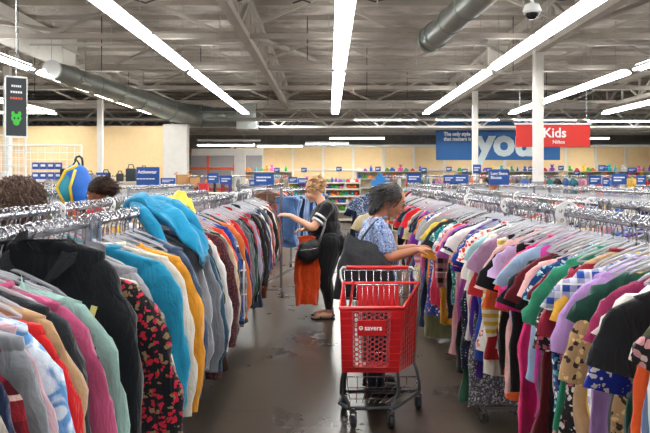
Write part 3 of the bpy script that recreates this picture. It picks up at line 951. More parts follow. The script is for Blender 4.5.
# (short description, kind, material, second material, length factor, z lift, x shift)
LEFT = [
 ('peach fleece top', 'sweatshirt', C('plain', 'e0a58c'), None), ('butter yellow sweater', 'sweatshirt', C('plain', 'e3c25c'), None), ('salmon tan sweatshirt', 'sweatshirt', C('plain', 'cf9c86'), None),
 ('oatmeal grey cardigan', 'cardigan', C('knit', '9d958c'), None), ('navy blue sweatshirt', 'sweatshirt', C('plain', '1c2748'), None), ('red plaid flannel shirt', 'jacket', C('plaid', 'a01e2c', '5c1220', 'd9b9b0'), None),
 ('heather grey sweatshirt', 'sweatshirt', C('plain', '7d838b'), None), ('mauve pink sweater', 'sweatshirt', C('plain', 'b99aa6'), None), ('blue tie-dye hoodie', 'hoodie', C('tiedye', '5f95cf', 'd8e6f2'), None),
 ('bright red cardigan', 'cardigan', C('knit', 'c8181c'), None), ('camel tan sweatshirt', 'sweatshirt', C('plain', 'ab8763'), None), ('charcoal knit jacket', 'jacket', C('plain', '22272e'), None),
 ('dusty rose sweatshirt', 'sweatshirt', C('plain', 'b04a72'), None), ('pale mint jacket', 'jacket', C('plain', '86a9a2'), None), ('dark slate pullover', 'sweatshirt', C('plain', '1d2733'), None),
 ('lavender grey sweater', 'sweatshirt', C('plain', '9d98ad'), None), ('big black hooded coat', 'coat', C('plain', '0d1219'), None), ('black rose-patterned sweater', 'sweatshirt', C('floral', '12121a', 'c4203a', '8a7250', 1.5), None),
 ('plum brown coat', 'coat', C('plain', '33262e'), None), ('off-white sweater', 'sweatshirt', C('plain', 'c9c2b8'), None), ('light grey hoodie', 'hoodie', C('plain', '92949c'), None),
 ('teal blue fleece', 'sweatshirt', C('plain', '1e8cb2'), None), ('ivory knitted jumper', 'sweatshirt', C('knit', 'd2cabb'), None), ('mustard yellow cardigan', 'cardigan', C('knit', 'e09a2c'), None),
 ('slate navy zip jacket', 'jacket', C('plain', '2c3c5a'), None), ('steel blue pullover', 'sweatshirt', C('plain', '4b5c78'), None), ('mid grey sweatshirt', 'sweatshirt', C('plain', '6c7078'), None),
 ('royal blue windbreaker', 'jacket', C('plain', '1f52b4'), None), ('graphite grey jacket', 'jacket', C('plain', '3a3f48'), None), ('white ribbed sweater', 'sweatshirt', C('knit', 'd9d8d6'), None),
 ('bright orange hoodie', 'hoodie', C('plain', 'e4551c'), None), ('maroon tweed coat', 'coat', C('tweed', '3a1f26', '6e4048'), None), ('dark green pullover', 'sweatshirt', C('plain', '263a34'), None),
 ('coral red sweatshirt', 'sweatshirt', C('plain', 'd8402c'), None), ('midnight navy jacket', 'jacket', C('plain', '1b2338'), None), ('navy and grey checked shirt', 'jacket', C('plaid', '2a3140', '848a93', 'c6c8cc'), None),
 ('burnt orange cardigan', 'cardigan', C('knit', 'd0692e'), None), ('ink blue sweater', 'sweatshirt', C('plain', '20305c'), None), ('white and blue print top', 'longtee', C('floral', '2048a8', 'dfe6f2', 'c3d0ec', 1.5), None),
 ('scarlet pullover', 'sweatshirt', C('plain', 'c21d22'), None), ('pearl white blouse', 'longtee', C('plain', 'e2dedc'), None), ('ash grey sweatshirt', 'sweatshirt', C('plain', '585c62'), None),
 ('jet black jacket', 'jacket', C('plain', '121317'), None), ('cherry red fleece', 'hoodie', C('plain', 'b3152a'), None), ('moss green parka', 'coat', C('plain', '3c4434'), None),
 ('peach beige cardigan', 'cardigan', C('knit', 'd2a084'), None), ('black zip hoodie', 'hoodie', C('plain', '17191f'), None), ('denim blue shirt', 'longtee', C('denim', '4a6a96'), None),
 ('dove grey knit', 'sweatshirt', C('knit', '8e9096'), None), ('indigo sweatshirt', 'sweatshirt', C('plain', '27316a'), None), ('cream cable jumper', 'sweatshirt', C('knit', 'd8ceb6'), None),
 ('brick red jacket', 'jacket', C('plain', '93322c'), None), ('deep teal sweater', 'sweatshirt', C('plain', '1e5c68'), None), ('black and white striped top', 'longtee', C('stripe_h', '1b1b20', 'dcdcdc'), None),
 ('rust brown coat', 'coat', C('plain', '7a4630'), None), ('snow white hoodie', 'hoodie', C('plain', 'e0e0e2'), None), ('crimson knit', 'sweatshirt', C('knit', 'a01830'), None),
 ('dusty pink blazer', 'jacket', C('plain', 'b77a74'), None), ('smoke grey jacket', 'jacket', C('plain', '4c5058'), None), ('wine red sweater', 'sweatshirt', C('plain', '70162a'), None),
]
used_labels = set()


def uniq(lab):
    w = lab.split()
    if len(w) > 16: lab = ' '.join(w[:16])
    if lab in used_labels: print('DUPLABEL', lab)
    used_labels.add(lab)
    return lab


KN = {'sweatshirt': 'sweatshirt', 'jacket': 'jacket', 'coat': 'coat', 'cardigan': 'cardigan', 'hoodie': 'hoodie', 'longtee': 'long_sleeve_shirt', 'tee': 't_shirt', 'blouse': 'blouse', 'dress': 'dress', 'tank': 'tank_top', 'trousers': 'trousers'}
CT = {'sweatshirt': 'sweatshirt', 'jacket': 'jacket', 'coat': 'coat', 'cardigan': 'cardigan', 'hoodie': 'hoodie', 'longtee': 'shirt', 'tee': 't-shirt', 'blouse': 'blouse', 'dress': 'dress', 'tank': 'tank top', 'trousers': 'jeans'}


def row(items, X, y0, side, where, ycount, zn=0.0, gname='', step=None, lk=(1.0, 1.2)):
    """side=+1: aisle is at +X"""
    rnd = random.Random(int(abs(X) * 1000))
    y = y0
    for i, it in enumerate(items):
        d, kind, m1, m2 = it[:4]
        opt = it[4] if len(it) > 4 else {}
        prev = items[i - 1][0] if i else None
        nxt = items[i + 1][0] if i + 1 < len(items) else None
        if prev and nxt: lab = f'{d} {where} between {prev} and {nxt}'
        elif nxt: lab = f'{d} {where}, nearest, before the {nxt}'
        else: lab = f'{d} {where}, last of the row, after the {prev}'
        if len(lab.split()) > 16: lab = f'{d} {where} just behind {prev}'
        lab = uniq(lab)
        st = step(y)
        rot = (rnd.uniform(-.16, .12) if side > 0 else rnd.uniform(-.2, .3)) * side + opt.get('rot', 0)
        z = RZ_ - .118 + rnd.uniform(-.02, .012) + opt.get('dz', 0)
        x = X + side * (rnd.uniform(-.015, .03) + opt.get('dx', 0))
        garment(kind, (x, y, z), rot + (0 if side > 0 else PI), 100 + i * 7 + int(abs(X) * 50), m1, m2, KN[kind], lab, CT[kind], gname, Lk=opt.get('L', rnd.uniform(*lk)), wide=opt.get('w', rnd.uniform(.95, 1.08)))
        hm = {1: hanger_blue_me, 2: hanger_black_me, 3: hanger_white_me}.get(opt.get('h', 0)) or (hanger_black_me if rnd.random() < (.12 if y > 4 else .03) else None)
        hanger(X, y, RZ_, rot + (0 if side > 0 else PI) + R(0), f'hanger holding the {d} {where}', f'hangers on the {gname.split(" on the ")[-1]}', hm)
        y += st * rnd.uniform(.85, 1.15)
    return y


EXL = [('silver grey pullover', 'sweatshirt', '9a9ca2'), ('petrol blue jacket', 'jacket', '1f4a60'), ('olive drab hoodie', 'hoodie', '4d5038'), ('pale blue shirt', 'longtee', '8fa9cc'), ('raspberry jumper', 'sweatshirt', 'a4265a'), ('sand beige knit', 'cardigan', 'bda888'),
       ('cobalt pullover', 'sweatshirt', '2547a0'), ('chocolate coat', 'coat', '3d2a24'), ('frost white shirt', 'longtee', 'dfe2e6'), ('tangerine fleece', 'hoodie', 'e2622a'), ('pewter jacket', 'jacket', '565b62'), ('bottle green knit', 'sweatshirt', '20483a'),
       ('lilac grey hoodie', 'hoodie', '9a92ac'), ('ruby red jacket', 'jacket', 'a81428'), ('ocean blue shirt', 'longtee', '2f6a9c'), ('espresso sweater', 'sweatshirt', '2e2320'), ('vanilla cardigan', 'cardigan', 'dccfae'), ('storm blue coat', 'coat', '333f54'),
       ('blush sweater', 'sweatshirt', 'd0a09a'), ('onyx pullover', 'sweatshirt', '16171b'), ('aqua hoodie', 'hoodie', '3f9aa4'), ('copper jacket', 'jacket', '96552e'), ('chalk white knit', 'sweatshirt', 'd9d7d2'), ('plum shirt', 'longtee', '5a2a54')]
EXR = [('berry tee', 'tee', '8a2450'), ('slate grey blouse', 'blouse', '5c6068'), ('honey yellow tee', 'tee', 'dba93e'), ('jade blouse', 'blouse', '2f8a6a'), ('shell pink tee', 'tee', 'dca6a2'), ('oxblood tunic', 'dress', '5e1420'), ('powder blue tee', 'tee', '9db6d6'), ('raven black tee', 'tee', '101116'),
       ('sunset orange blouse', 'blouse', 'e0622c'), ('mauve tee', 'tee', 'a07a9c'), ('milk white blouse', 'blouse', 'e2e0dc'), ('sapphire tee', 'tee', '1d3f9a'), ('salmon blouse', 'blouse', 'd97a68'), ('pine green tunic', 'dress', '234a38'), ('orchid tee', 'tee', 'b45ab0'), ('caramel blouse', 'blouse', 'a6743e'),
       ('charcoal tee', 'tee', '2b2d33'), ('lemon tee', 'tee', 'e0cc52'), ('rose red blouse', 'blouse', 'c02848'), ('pearl grey tee', 'tee', 'a8a9ae'), ('navy tunic', 'dress', '1b2544'), ('candy pink blouse', 'blouse', 'd95a92'), ('linen tee', 'tee', 'd2c2a4'), ('grape blouse', 'blouse', '4c2a7c'),
       ('cherry tee', 'tee', 'b81a24'), ('sky blue blouse', 'blouse', '6f9cd0'), ('coal black blouse', 'blouse', '15161a'), ('apple green tee', 'tee', '6aa044'), ('chestnut tee', 'tee', '6a3a26'), ('foam white tee', 'tee', 'e6e8e8')]


def weave(base, extra, start, every):
    out = []; ex = [(a_, k_, cloth('plain' if i % 3 else 'knit', c_), None) for i, (a_, k_, c_) in enumerate(extra)]
    for i, it in enumerate(base):
        out.append(it)
        if i >= start and (i - start) % every < every - 1 or (i >= start and every == 1):
            if ex: out.append(ex.pop(0))
    return out


opts = {16: dict(dz=.125, dx=.1, w=.86, rot=-.05, L=.8), 21: dict(dz=.02, L=1.25, w=1.12), 17: dict(w=1.16, dx=.09, rot=.05, dz=.03), 18: dict(w=1.1), 19: dict(w=1.08), 22: dict(w=1.1), 23: dict(w=1.1), 5: dict(h=1), 6: dict(h=1), 10: dict(dz=.02, w=1.08), 9: dict(dz=.0), }
LEFT = [it + (opts.get(i, {}),) for i, it in enumerate(LEFT)]
LEFT = weave(LEFT, EXL, 25, 3)
yend = row(LEFT, LX, 1.16, 1, 'on left rack', 0, gname='winter tops on the left front rail', step=lambda y: .05 if y < 1.95 else (.15 if y < 3.2 else (.076 if y < 5 else .098)), lk=(1.05, 1.25))

RIGHT = [
 ('cream polka-dot blouse', 'blouse', C('dots', 'e6d8c6', '1d1a1c', sc=.7), None), ('rose floral black top', 'tee', C('floral', '1f1b20', 'd69aa0', 'e7d9d2', 1), None), ('pink striped sweater', 'longtee', C('stripe3', 'df9a96', 'e7c9b4', 'c85c52', 1.4), None), ('olive green tee', 'tee', C('plain', '4b4f38'), None),
 ('blue pinstripe shirt', 'longtee', C('stripe_v', '5d6f95', 'e2e4ea'), None), ('orange knit sweater', 'longtee', C('knit', 'd8531e'), None), ('black cotton tee', 'tee', C('plain', '121318'), None, dict(dx=.03, w=1.15)), ('plain white tee', 'tee', C('plain', 'e4dfda'), None),
 ('royal blue spotted blouse', 'blouse', C('floral', '1c35a8', 'e8e6e2', '1c35a8', 1.3), None), ('forest green top', 'tee', C('plain', '1f4a3f'), None), ('tan and gold blouse', 'blouse', C('floral', 'b7936a', '3b2d28', 'e7c987', 1.2), None), ('lilac draped tee', 'blouse', C('plain', 'b18bc8'), None, dict(L=1.15)),
 ('blue checked blouse', 'tee', C('plaid', '2a4fa0', 'dfe4ee', 'ffffff', 1.6), None), ('beige linen jacket', 'blouse', C('plain', 'b9976f'), C('plain', '8c1c34')), ('black floral blouse', 'blouse', C('floral', '17151a', 'd8d2cc', 'b4526a', 1.2), None), ('burgundy tee', 'tee', C('plain', '7c1730'), None),
 ('cobalt print top', 'tee', C('floral', '17407e', '7ec7d0', 'e5eef0', 1.3), None), ('inky black blouse', 'blouse', C('plain', '101115'), None), ('ecru cotton top', 'tee', C('plain', 'd9c5ab'), None), ('charcoal ruffled top', 'tee', C('plain', '1c1e24'), None),
 ('hot magenta tee', 'tee', C('plain', 'c93a98'), None), ('vivid pink blouse', 'blouse', C('plain', 'd6246c'), None), ('coral red tee', 'tee', C('plain', 'dc2a26'), None), ('pale lavender top', 'tee', C('plain', 'b9a2cd'), None),
 ('blush pink blouse', 'blouse', C('plain', 'd9a9a4'), None), ('black stretch tank', 'tank', C('plain', '141519'), None), ('yellow striped shirt', 'longtee', C('stripe_h', 'd9b548', 'ece4cd', sc=1.3), None), ('dark red blouse', 'blouse', C('plain', '96151e'), None, dict(L=1.1)),
 ('white lace blouse', 'blouse', C('knit', 'ddd8cf'), None), ('aqua blue tee', 'tee', C('plain', '9cc3cb'), None), ('white and red floral top', 'tee', C('floral', 'e8e2dd', 'cf3a2e', 'd98a77', 1.2), None), ('paisley grey tunic', 'dress', C('floral', '56535c', 'c9c6cc', '8d8a94', 2), None),
 ('deep purple blouse', 'blouse', C('plain', '3d2080'), None, dict(dx=.04)), ('bright white tee', 'tee', C('plain', 'e9e9ea'), None), ('navy spotted dress', 'dress', C('dots', '18213c', 'd9dce5'), None), ('apricot blouse', 'blouse', C('plain', 'd78a5e'), None),
 ('midnight black tunic', 'dress', C('plain', '12141a'), None), ('powder pink dress', 'dress', C('plain', 'd99fa0'), None), ('red lattice blouse', 'tee', C('floral', 'c5201f', 'e9dcd4', 'c5201f', 1.6), None), ('sky white tee', 'tee', C('stripe_h', 'e8eaee', 'a9bcd4'), None),
 ('turquoise print top', 'tee', C('floral', '1d8e8c', '132a3c', 'd8e4d8', 1.2), None), ('pink and black plaid shirt', 'longtee', C('plaid', 'd08c8e', '2a2228', 'e8d6d2', 1), None), ('mustard gold blouse', 'blouse', C('plain', 'd9972a'), None), ('stone grey tee', 'tee', C('plain', '8b8a8c'), None),
 ('fuchsia tank', 'tank', C('plain', 'c32a78'), None), ('snowy blouse', 'blouse', C('plain', 'e2dfe0'), None), ('cornflower floral dress', 'dress', C('floral', '2b4a9e', 'd7d9c8', 'c94a4a', 1.3), None), ('amber orange tee', 'tee', C('plain', 'e07a1e'), None, dict(L=1.2)),
 ('khaki green dress', 'dress', C('plain', '6c6a4a'), None), ('violet blouse', 'blouse', C('plain', '7a3aa8'), None), ('ebony tee', 'tee', C('plain', '15161b'), None), ('rosy striped top', 'longtee', C('stripe_h', 'd2788a', 'efe0dc'), None),
 ('grey marl tee', 'tee', C('plain', '74757c'), None), ('poppy red top', 'tee', C('plain', 'd2202c'), None), ('lemon cream blouse', 'blouse', C('plain', 'e5d9a0'), None), ('sea green blouse', 'blouse', C('plain', '3c8f7c'), None),
 ('dark navy top', 'tee', C('plain', '1a2138'), None), ('white striped tee', 'tee', C('stripe_h', 'e6e6e8', '30343e'), None), ('peony pink tee', 'tee', C('plain', 'db6d92'), None), ('cocoa brown blouse', 'blouse', C('plain', '6b4a36'), None),
 ('pink floral blouse', 'blouse', C('floral', 'd9b2ae', '9c4258', '8b9a72', 1.2), None), ('black velvet top', 'longtee', C('plain', '0f1014'), None), ('ivory blouse', 'blouse', C('plain', 'dfd8c8'), None), ('periwinkle tee', 'tee', C('plain', '8191c8'), None),
 ('tomato red blouse', 'blouse', C('plain', 'd0392a'), None), ('taupe tunic', 'dress', C('plain', '9b8878'), None), ('lime green top', 'tee', C('plain', '58a83c'), None), ('pale peach tee', 'tee', C('plain', 'e2b79c'), None),
]
_it = []
for it in RIGHT:
    _it.append(it if len(it) > 4 else it + ({},))
_it = weave(_it, EXR, 8, 2)
row(_it, RX, 1.62, -1, 'on right rack', 0, gname='short-sleeved tops on the right front rail', step=lambda y: .058 if y < 3 else (.07 if y < 5 else .105), lk=(1.05, 1.5))

# second, hidden-side rows of the double racks ---------------------------------
pal = [('black', '15161a'), ('white', 'dedee0'), ('red', 'b82028'), ('navy', '1f2a4c'), ('pink', 'd68aa0'), ('grey', '777a80'), ('teal', '2b8590'), ('purple', '6a3a98'), ('yellow', 'ddb23e'), ('orange', 'd8602a'), ('green', '3d7a4c'), ('cream', 'dcd0b8'), ('brown', '6c4c3a'), ('blue', '3564b0')]


def simple_garment(seed, color, w=.2, L=.68):
    m = body_mesh(seed, L, w, w + .02, .32, .03, .08, nr=7, nu=16)
    m.v = list(m.v)
    for s in (1, -1):
        sm = sleeve_mesh(seed, s, False, w, .32, .08, .2, .08, .07, .026, n=8, nr=5)
        m.add(sm.v, sm.f)
    return m.mesh('garment', cloth('plain', color), True)


simp = {}
for i, (cn, cc) in enumerate(pal):
    simp[cn] = simple_garment(900 + i, cc)


def far_row(X, ya, yb, step, where, group, vertical=True, Y=None, z=RZ_, hang=False, seed=0, slim=1.0):
    rnd = random.Random(seed + int(X * 10) + 5)
    y = ya
    last = None; prevo = None
    while y < yb:
        cn = rnd.choice(pal)[0]
        while cn == last: cn = rnd.choice(pal)[0]
        last = cn
        o = link('hanging_shirt', simp[cn])
        o.location = (X, y, z - .12 + rnd.uniform(-.02, .015)) if vertical else (y, X, z - .12 + rnd.uniform(-.02, .03))
        o.rotation_euler = (0, 0, rnd.uniform(-.15, .15) + (0 if vertical else PI / 2) + (PI if rnd.random() < .5 else 0))
        o.scale = (slim, 1, rnd.uniform(.9, 1.05))
        if prevo is not None: tag(prevo[0], f'{prevo[1]} shirt between {prevo[2]} and {cn} ones {where}', 'shirt', group)
        hp_ = prevo[1] if prevo else 'end'
        prevo = (o, cn, prevo[1] if prevo else cn)
        tag(o, f'{cn} shirt, last one {where}', 'shirt', group)
        if hang: hanger(X, y, z, rnd.uniform(-.15, .15), f'hanger with the {cn} shirt after the {hp_} one ' + hang, 'hangers ' + hang)
        y += step * rnd.uniform(.85, 1.15)


far_row(LX2, 1.9, 8.0, .17, 'on the rear rail of the left racks', 'tops on the rear left rail', hang='on the left rear rail', slim=.85)
far_row(RX2, 2.9, 9.3, .17, 'on the rear rail of the right racks', 'tops on the rear right rail', hang='on the right rear rail', slim=.95)

# racks farther off
FR = [  # (x1,x2,ya,yb,label)
    (-3.75, -3.15, 4.5, 9.5, 'rack one aisle over, left'), (-3.75, -3.15, 10.2, 15, 'rack behind the Activewear sign'), (-1.95, -1.35, 14.2, 19, 'rack past the jeans on the left'),
    (3.9, 4.5, 6.5, 11.5, 'rack one aisle over, right'), (2.2, 2.8, 12.6, 18, 'rack beyond the blouses sign'), (6.6, 7.2, 8.5, 14, 'second rack over on the right'), (4.1, 4.7, 13, 19, 'rack near the white column'), (-6.3, -5.7, 10.5, 16, 'rack by the grid wall')]
for k, (x1, x2, ya, yb, lab) in enumerate(FR):
    rack(x1, x2, ya, yb, 'chrome ' + lab)
HS = [(x, ya, yb) for (x1, x2, ya, yb, lab) in FR for x in (x1, x2)]
for k, (x1, x2, ya, yb, lab) in enumerate(FR):
    xx = x1 if x1 > 0 else x2
    far_row(xx, ya + .1, yb - .1, .34, 'on the ' + lab, 'tops on the ' + lab, seed=k)

# crosswise racks towards the back wall
CR = [(10.4, 14.5, 16.5, 'nearest crosswise rack at far right'), (3.2, 8.5, 21.5, 'crosswise rack under the blue banner'), (9.2, 14.5, 23, 'crosswise rack right of the white column'), (2.0, 5.4, 24.5, 'crosswise rack at back centre'), (-9, -5.6, 19.5, 'crosswise rack near the white pier'), (-5, -1.4, 22, 'crosswise rack left of the toy shelves')]
for k, (xa, xb, Y, lab) in enumerate(CR):
    t = thing('clothes_rack', 'chrome ' + lab, 'clothes rack', ((xa + xb) / 2, Y, 0))
    h = (xb - xa) / 2
    MB().tube([(-h, 0, 1.69), (h, 0, 1.69)], .02, 8).build('rail', chrome, t, True)
    for s in (-1, 1): MB().bar((s * h, 0, 0), (s * h, 0, 1.71), .04).build('upright', chrome, t)
    for s in (-1, 1): MB().bar((s * h, -.3, .03), (s * h, .3, .03), .04).build('foot', chrome, t)
    far_row(Y, xa + .1, xb - .1, .27, 'on the ' + lab, 'tops on the ' + lab, vertical=False, z=1.72, seed=40 + k)

# the remaining hangers of all racks: one mass
mh = MB()
hp = hook_mb()
hooks_v = MB().tube(hp, .0034, 4)
rnd = random.Random(5)
def add_hook(x, y, z, rz, body=True, k=1.0, bw=.19):
    ca, sa = math.cos(rz), math.sin(rz)
    mh.add([(x + (v[0] * ca - v[1] * sa) * k, y + (v[0] * sa + v[1] * ca) * k, z + .016 + v[2] * k) for v in hooks_v.v], hooks_v.f, 0)
    if body:
        pts = [(-bw, 0, -.085 - bw * .42), (0, 0, -.085), (bw, 0, -.085 - bw * .42), (-bw, 0, -.085 - bw * .42)]
        pts = [(x + (v[0] * ca - v[1] * sa), y + (v[0] * sa + v[1] * ca), z + .016 + v[2]) for v in pts]
        mh.tube(pts, .004, 4, mi=1)
for (X, ya, yb, st) in ((LX, 1.0, 8, .05), (LX2, 1.0, 8, .036), (RX, 1.65, 9.3, .042), (RX2, 1.9, 9.3, .036)):
    y = ya
    while y < yb:
        add_hook(X + rnd.uniform(-.01, .01), y, RZ_, rnd.uniform(-.3, .3) + (PI if rnd.random() < .35 else 0), rnd.random() < .6, 1.0, rnd.uniform(.09, .17)); y += st * rnd.uniform(.5, 1.5)
for (X, ya, yb) in HS:
    y = ya + .05
    while y < yb:
        add_hook(X, y, RZ_, rnd.uniform(-.2, .2), True, 1.2); y += .075
for (xa, xb, Y, lab) in CR:
    x = xa
    while x < xb: add_hook(x, Y, 1.69, PI / 2 + rnd.uniform(-.2, .2), True, 1.3); x += .12
o = mh.build('clothes_hangers', [chrome, clear], smooth=True)
tag(o, 'mass of chrome hooks and clear hangers crowding every rail', 'hangers', 'remaining hangers on the rails', 'stuff')

# jeans
JE = [('mid blue jeans', '4c6fa0'), ('pale washed jeans', '8aa6cc'), ('dark indigo jeans', '24385e'), ('ice blue jeans', '9db4d6'), ('faded blue jeans', '6e8db8'), ('deep blue jeans', '2b4a7c'), ('stonewashed jeans', '7c97bd'), ('navy denim jeans', '1f2f4e'), ('black denim jeans', '17191e'), ('light sky jeans', '86a8d2'), ('classic blue jeans', '3c5f94'), ('khaki chinos', 'a89a78')]
for i, (d, cc) in enumerate(JE):
    nb = JE[i - 1][0] if i else None
    y = 9.0 + i * .16; xj = -.66 + i * .2 * math.tan(R(11))
    garment('trousers', (xj + .06, y, RZ_ - .1), -.75, 600 + i, C('denim', cc), None, 'jeans', uniq(f'{d} on the rack behind the blonde shopper' + (f', next to {nb}' if nb else ', first in the row')), 'jeans', 'jeans on the rack behind the blonde shopper', Lk=1.15, wide=1.0)
    if H_COUNT[0] < 300: hanger(xj, y, RZ_, -.35, f'hanger with the {d} behind the blonde shopper', 'hangers on the jeans rack', hanger_black_me)

# clothes displayed facing the aisle at the end of the right racks
for i, (d, kind, m, x, y, z) in enumerate((('blue floral dress facing out at the end of the right rack', 'dress', C('floral', '40506e', 'b9c4dc', '8d9ac0', 1.4), .62, 10.0, 1.5), ('denim jacket facing out below the round blue topper', 'jacket', C('denim', '4a6590'), .8, 10.3, 1.42),
                                          ('cream draped scarf-like top facing out beside the floral dress', 'tee', C('plain', 'dccaa4'), .72, 9.85, 1.25), ('dark navy dress behind the blue floral one', 'dress', C('plain', '1c2740'), .56, 10.35, 1.38))):
    garment(kind, (x, y, z - .12), .3, 700 + i, m, None, KN[kind], uniq(d), CT[kind], None)
t = thing('rack_topper', 'round-topped blue sign stand beside the grey-haired shopper', 'sign', (.78, 9.9, 1.42))
MB().box((0, 0, .13), (.28, .02, .09), bev=.006).box((0, 0, .2), (.14, .02, .08), bev=.006).ell((0, 0, .25), (.04, .012, .03)).build('panel', solid('topper_blue', '2e7fc8', .5), t)
MB().cyl((0, 0, -.3), (0, 0, .1), .01, 8).build('pole', chrome, t)

# ------------------------------------------------------------------ people
def skin(name, c):
    m = solid(name, c, .5, spec=.4, vary=.06, vscale=14)
    return m


def hand(mb, w, d, nrm, thumb_side, curl=.35, k=1.0):
    d = Vector(d).normalized(); nrm = Vector(nrm); nrm = (nrm - d * nrm.dot(d)).normalized()
    s = d.cross(nrm).normalized() * thumb_side
    w = Vector(w)
    for o in (-.027, -.009, .009, .027):
        mb.cap(w + s * o * .6 * k, .015 * k, w + d * .078 * k + s * o * k, .0125 * k, 10)
    for o, L_ in ((.029, .066), (.0095, .077), (-.0095, .071), (-.029, .055)):
        p = w + d * .082 * k + s * o * k; a = curl * .6
        for q, f in enumerate((.42, .32, .26)):
            dd = d * math.cos(a) + nrm * math.sin(a)
            p2 = p + dd * L_ * f * k
            mb.cap(p, (.0098 - .0009 * q) * k, p2, (.009 - .0009 * q) * k, 8)
            p = p2; a += curl
    p = w + d * .02 * k + s * .03 * k; dd = (d * .65 + s * .65 + nrm * .35).normalized()
    p2 = p + dd * .036 * k; mb.cap(p, .0125 * k, p2, .0105 * k, 8)
    mb.cap(p2, .0105 * k, p2 + (dd + d * .5 + nrm * .3).normalized() * .03 * k, .0085 * k, 8)


def head(mb, c, M, k=1.0):
    """adds a head looking along local +x"""
    c = Vector(c)
    def at(x, y, z): return c + M @ (Vector((x, y, z)) * k)
    def E(p, r): mb.ell(at(*p), tuple(q * k for q in r), M)
    E((-.008, 0, .035), (.096, .076, .088)); E((.02, 0, -.025), (.074, .062, .082)); E((.047, 0, -.082), (.038, .036, .028))
    E((-.01, 0, -.03), (.07, .064, .06))
    E((.078, 0, .028), (.018, .05, .012))
    mb.cap(at(.088, 0, .014), .009 * k, at(.113, 0, -.026), .0135 * k, 10)
    for sy in (-1, 1):
        E((.1, sy * .011, -.03), (.01, .008, .008)); E((-.005, sy * .073, -.008), (.02, .009, .032)); E((.06, sy * .04, -.03), (.025, .02, .025))
    E((.088, 0, -.053), (.013, .023, .0065)); E((.086, 0, -.064), (.013, .021, .008)); E((.075, 0, -.095), (.02, .02, .016))


def face_parts(c, M, t, lip, k=1.0, brow='3a2f28'):
    c = Vector(c)
    def at(x, y, z): return c + M @ (Vector((x, y, z)) * k)
    e = MB(); ir = MB(); br = MB()
    for sy in (-1, 1):
        e.ell(at(.079, sy * .031, .006), (.0115 * k,) * 3, None, 10, 8)
        ir.ell(at(.0875, sy * .032, .004), (.0055 * k,) * 3, None, 8, 6)
        br.cap(at(.09, sy * .018, .033), .004 * k, at(.078, sy * .05, .034), .003 * k, 6)
    e.build('eyes', solid('eye_white', 'e8e4de', .3), t, True); ir.build('irises', solid('iris', '2a1c14', .2), t, True)
    br.build('eyebrows', solid('brow_' + brow, brow, .8), t, True)
    MB().ell(at(.0965, 0, -.054), (.007 * k, .019 * k, .0045 * k), M).ell(at(.0955, 0, -.0635), (.007 * k, .017 * k, .005 * k), M).build('lips', solid('lips_' + lip, lip, .45), t, True)


def strands(mb, c, M, n, r, seed, region, length, rad, droop=.5, curl=0, back=.6, off=(-.008, 0, .035), lift=1.0):
    """many hair locks that start on the skull ellipsoid and follow it"""
    rnd = random.Random(seed); c = Vector(c); off = Vector(off)
    for i in range(n):
        th = rnd.uniform(*region[0]); ph = rnd.uniform(*region[1])
        nv = Vector((math.sin(th) * math.cos(ph), math.sin(th) * math.sin(ph), math.cos(th)))
        p = Vector((nv.x * r[0], nv.y * r[1], nv.z * r[2]))
        d0 = Vector((-back + rnd.uniform(-.35, .35), rnd.uniform(-.35, .35), -droop + rnd.uniform(-.25, .25)))
        pts = [p]; L_ = length * rnd.uniform(.6, 1.3); out = rnd.uniform(1.0, 1.0 + .1 * lift)
        a0 = rnd.uniform(0, 6); st = 9
        for q in range(st):
            pp = pts[-1]
            nn = Vector((pp.x / r[0] ** 2, pp.y / r[1] ** 2, pp.z / r[2] ** 2)).normalized()
            d = d0 - nn * d0.dot(nn) if d0.dot(nn) < 0 else d0
            d = d.normalized() if d.length > 1e-4 else Vector((0, 0, -1))
            p2 = pp + d * L_ / st
            e = math.sqrt((p2.x / r[0]) ** 2 + (p2.y / r[1]) ** 2 + (p2.z / r[2]) ** 2)
            if e < out: p2 = p2 * (out / e)
            pts.append(p2)
        o2 = []
        for q, v in enumerate(pts):
            w = Vector((math.cos(a0 + q * 1.9), math.sin(a0 + q * 1.9), math.cos(a0 * 2 + q * 2.3))) * curl * min(1, q / 2)
            o2.append(c + M @ (v + w + off))
        mb.tube(o2, [rad] * (st - 1) + [rad * .7, rad * .3], 5)
    return mb


def rotm(pitch=0, yaw=0, roll=0):
    return (Matrix.Rotation(yaw, 3, 'Z') @ Matrix.Rotation(pitch, 3, 'Y') @ Matrix.Rotation(roll, 3, 'X'))


# --- shopper in black, facing the left rack (-X)
W1 = thing('person', 'person in black t-shirt with striped sleeves and black leggings reaching into the left rack', 'person', (-.03, 7.6, 0), PI)
sk1 = skin('fair_skin', 'd9a488')
Mh = rotm(.38, -.1)
HC = Vector((.145, .0, 1.475))
mb = MB()
head(mb, HC, Mh, 1.0)
mb.chain([((.03, 0, 1.30), .062), ((.09, 0, 1.4), .052), ((.125, 0, 1.45), .05)])
mb.ell((0, 0, 1.2), (.13, .17, .14)).ell((.01, 0, 1.05), (.15, .165, .15)).ell((-.03, 0, .9), (.16, .18, .14))
for sy in (-1, 1):
    mb.chain([((.0, sy * .08, 1.31), .06), ((-.01, sy * .17, 1.29), .058)])
    mb.chain([((-.04, sy * .09, .84), .125), ((-.0, sy * .09, .62), .095), ((.02, sy * .09, .46), .066), ((-.02, sy * .09, .3), .06), ((-.03, sy * .09, .1), .037)])
    mb.chain([((-.05, sy * .09, .045), .036), ((.04, sy * .095, .045), .034), ((.12, sy * .1, .03), .028)])
    for q in range(5): mb.cap((.12, sy * .1 + (q - 2) * .014, .026), .012, (.158 - .006 * abs(q - 1), sy * .1 + (q - 2) * .016, .018), .009, 8)
armL = [((-.01, .175, 1.29), .058), ((.14, .25, 1.08), .048), ((.165, .245, 1.07), .044), ((.41, .17, 1.2), .027)]
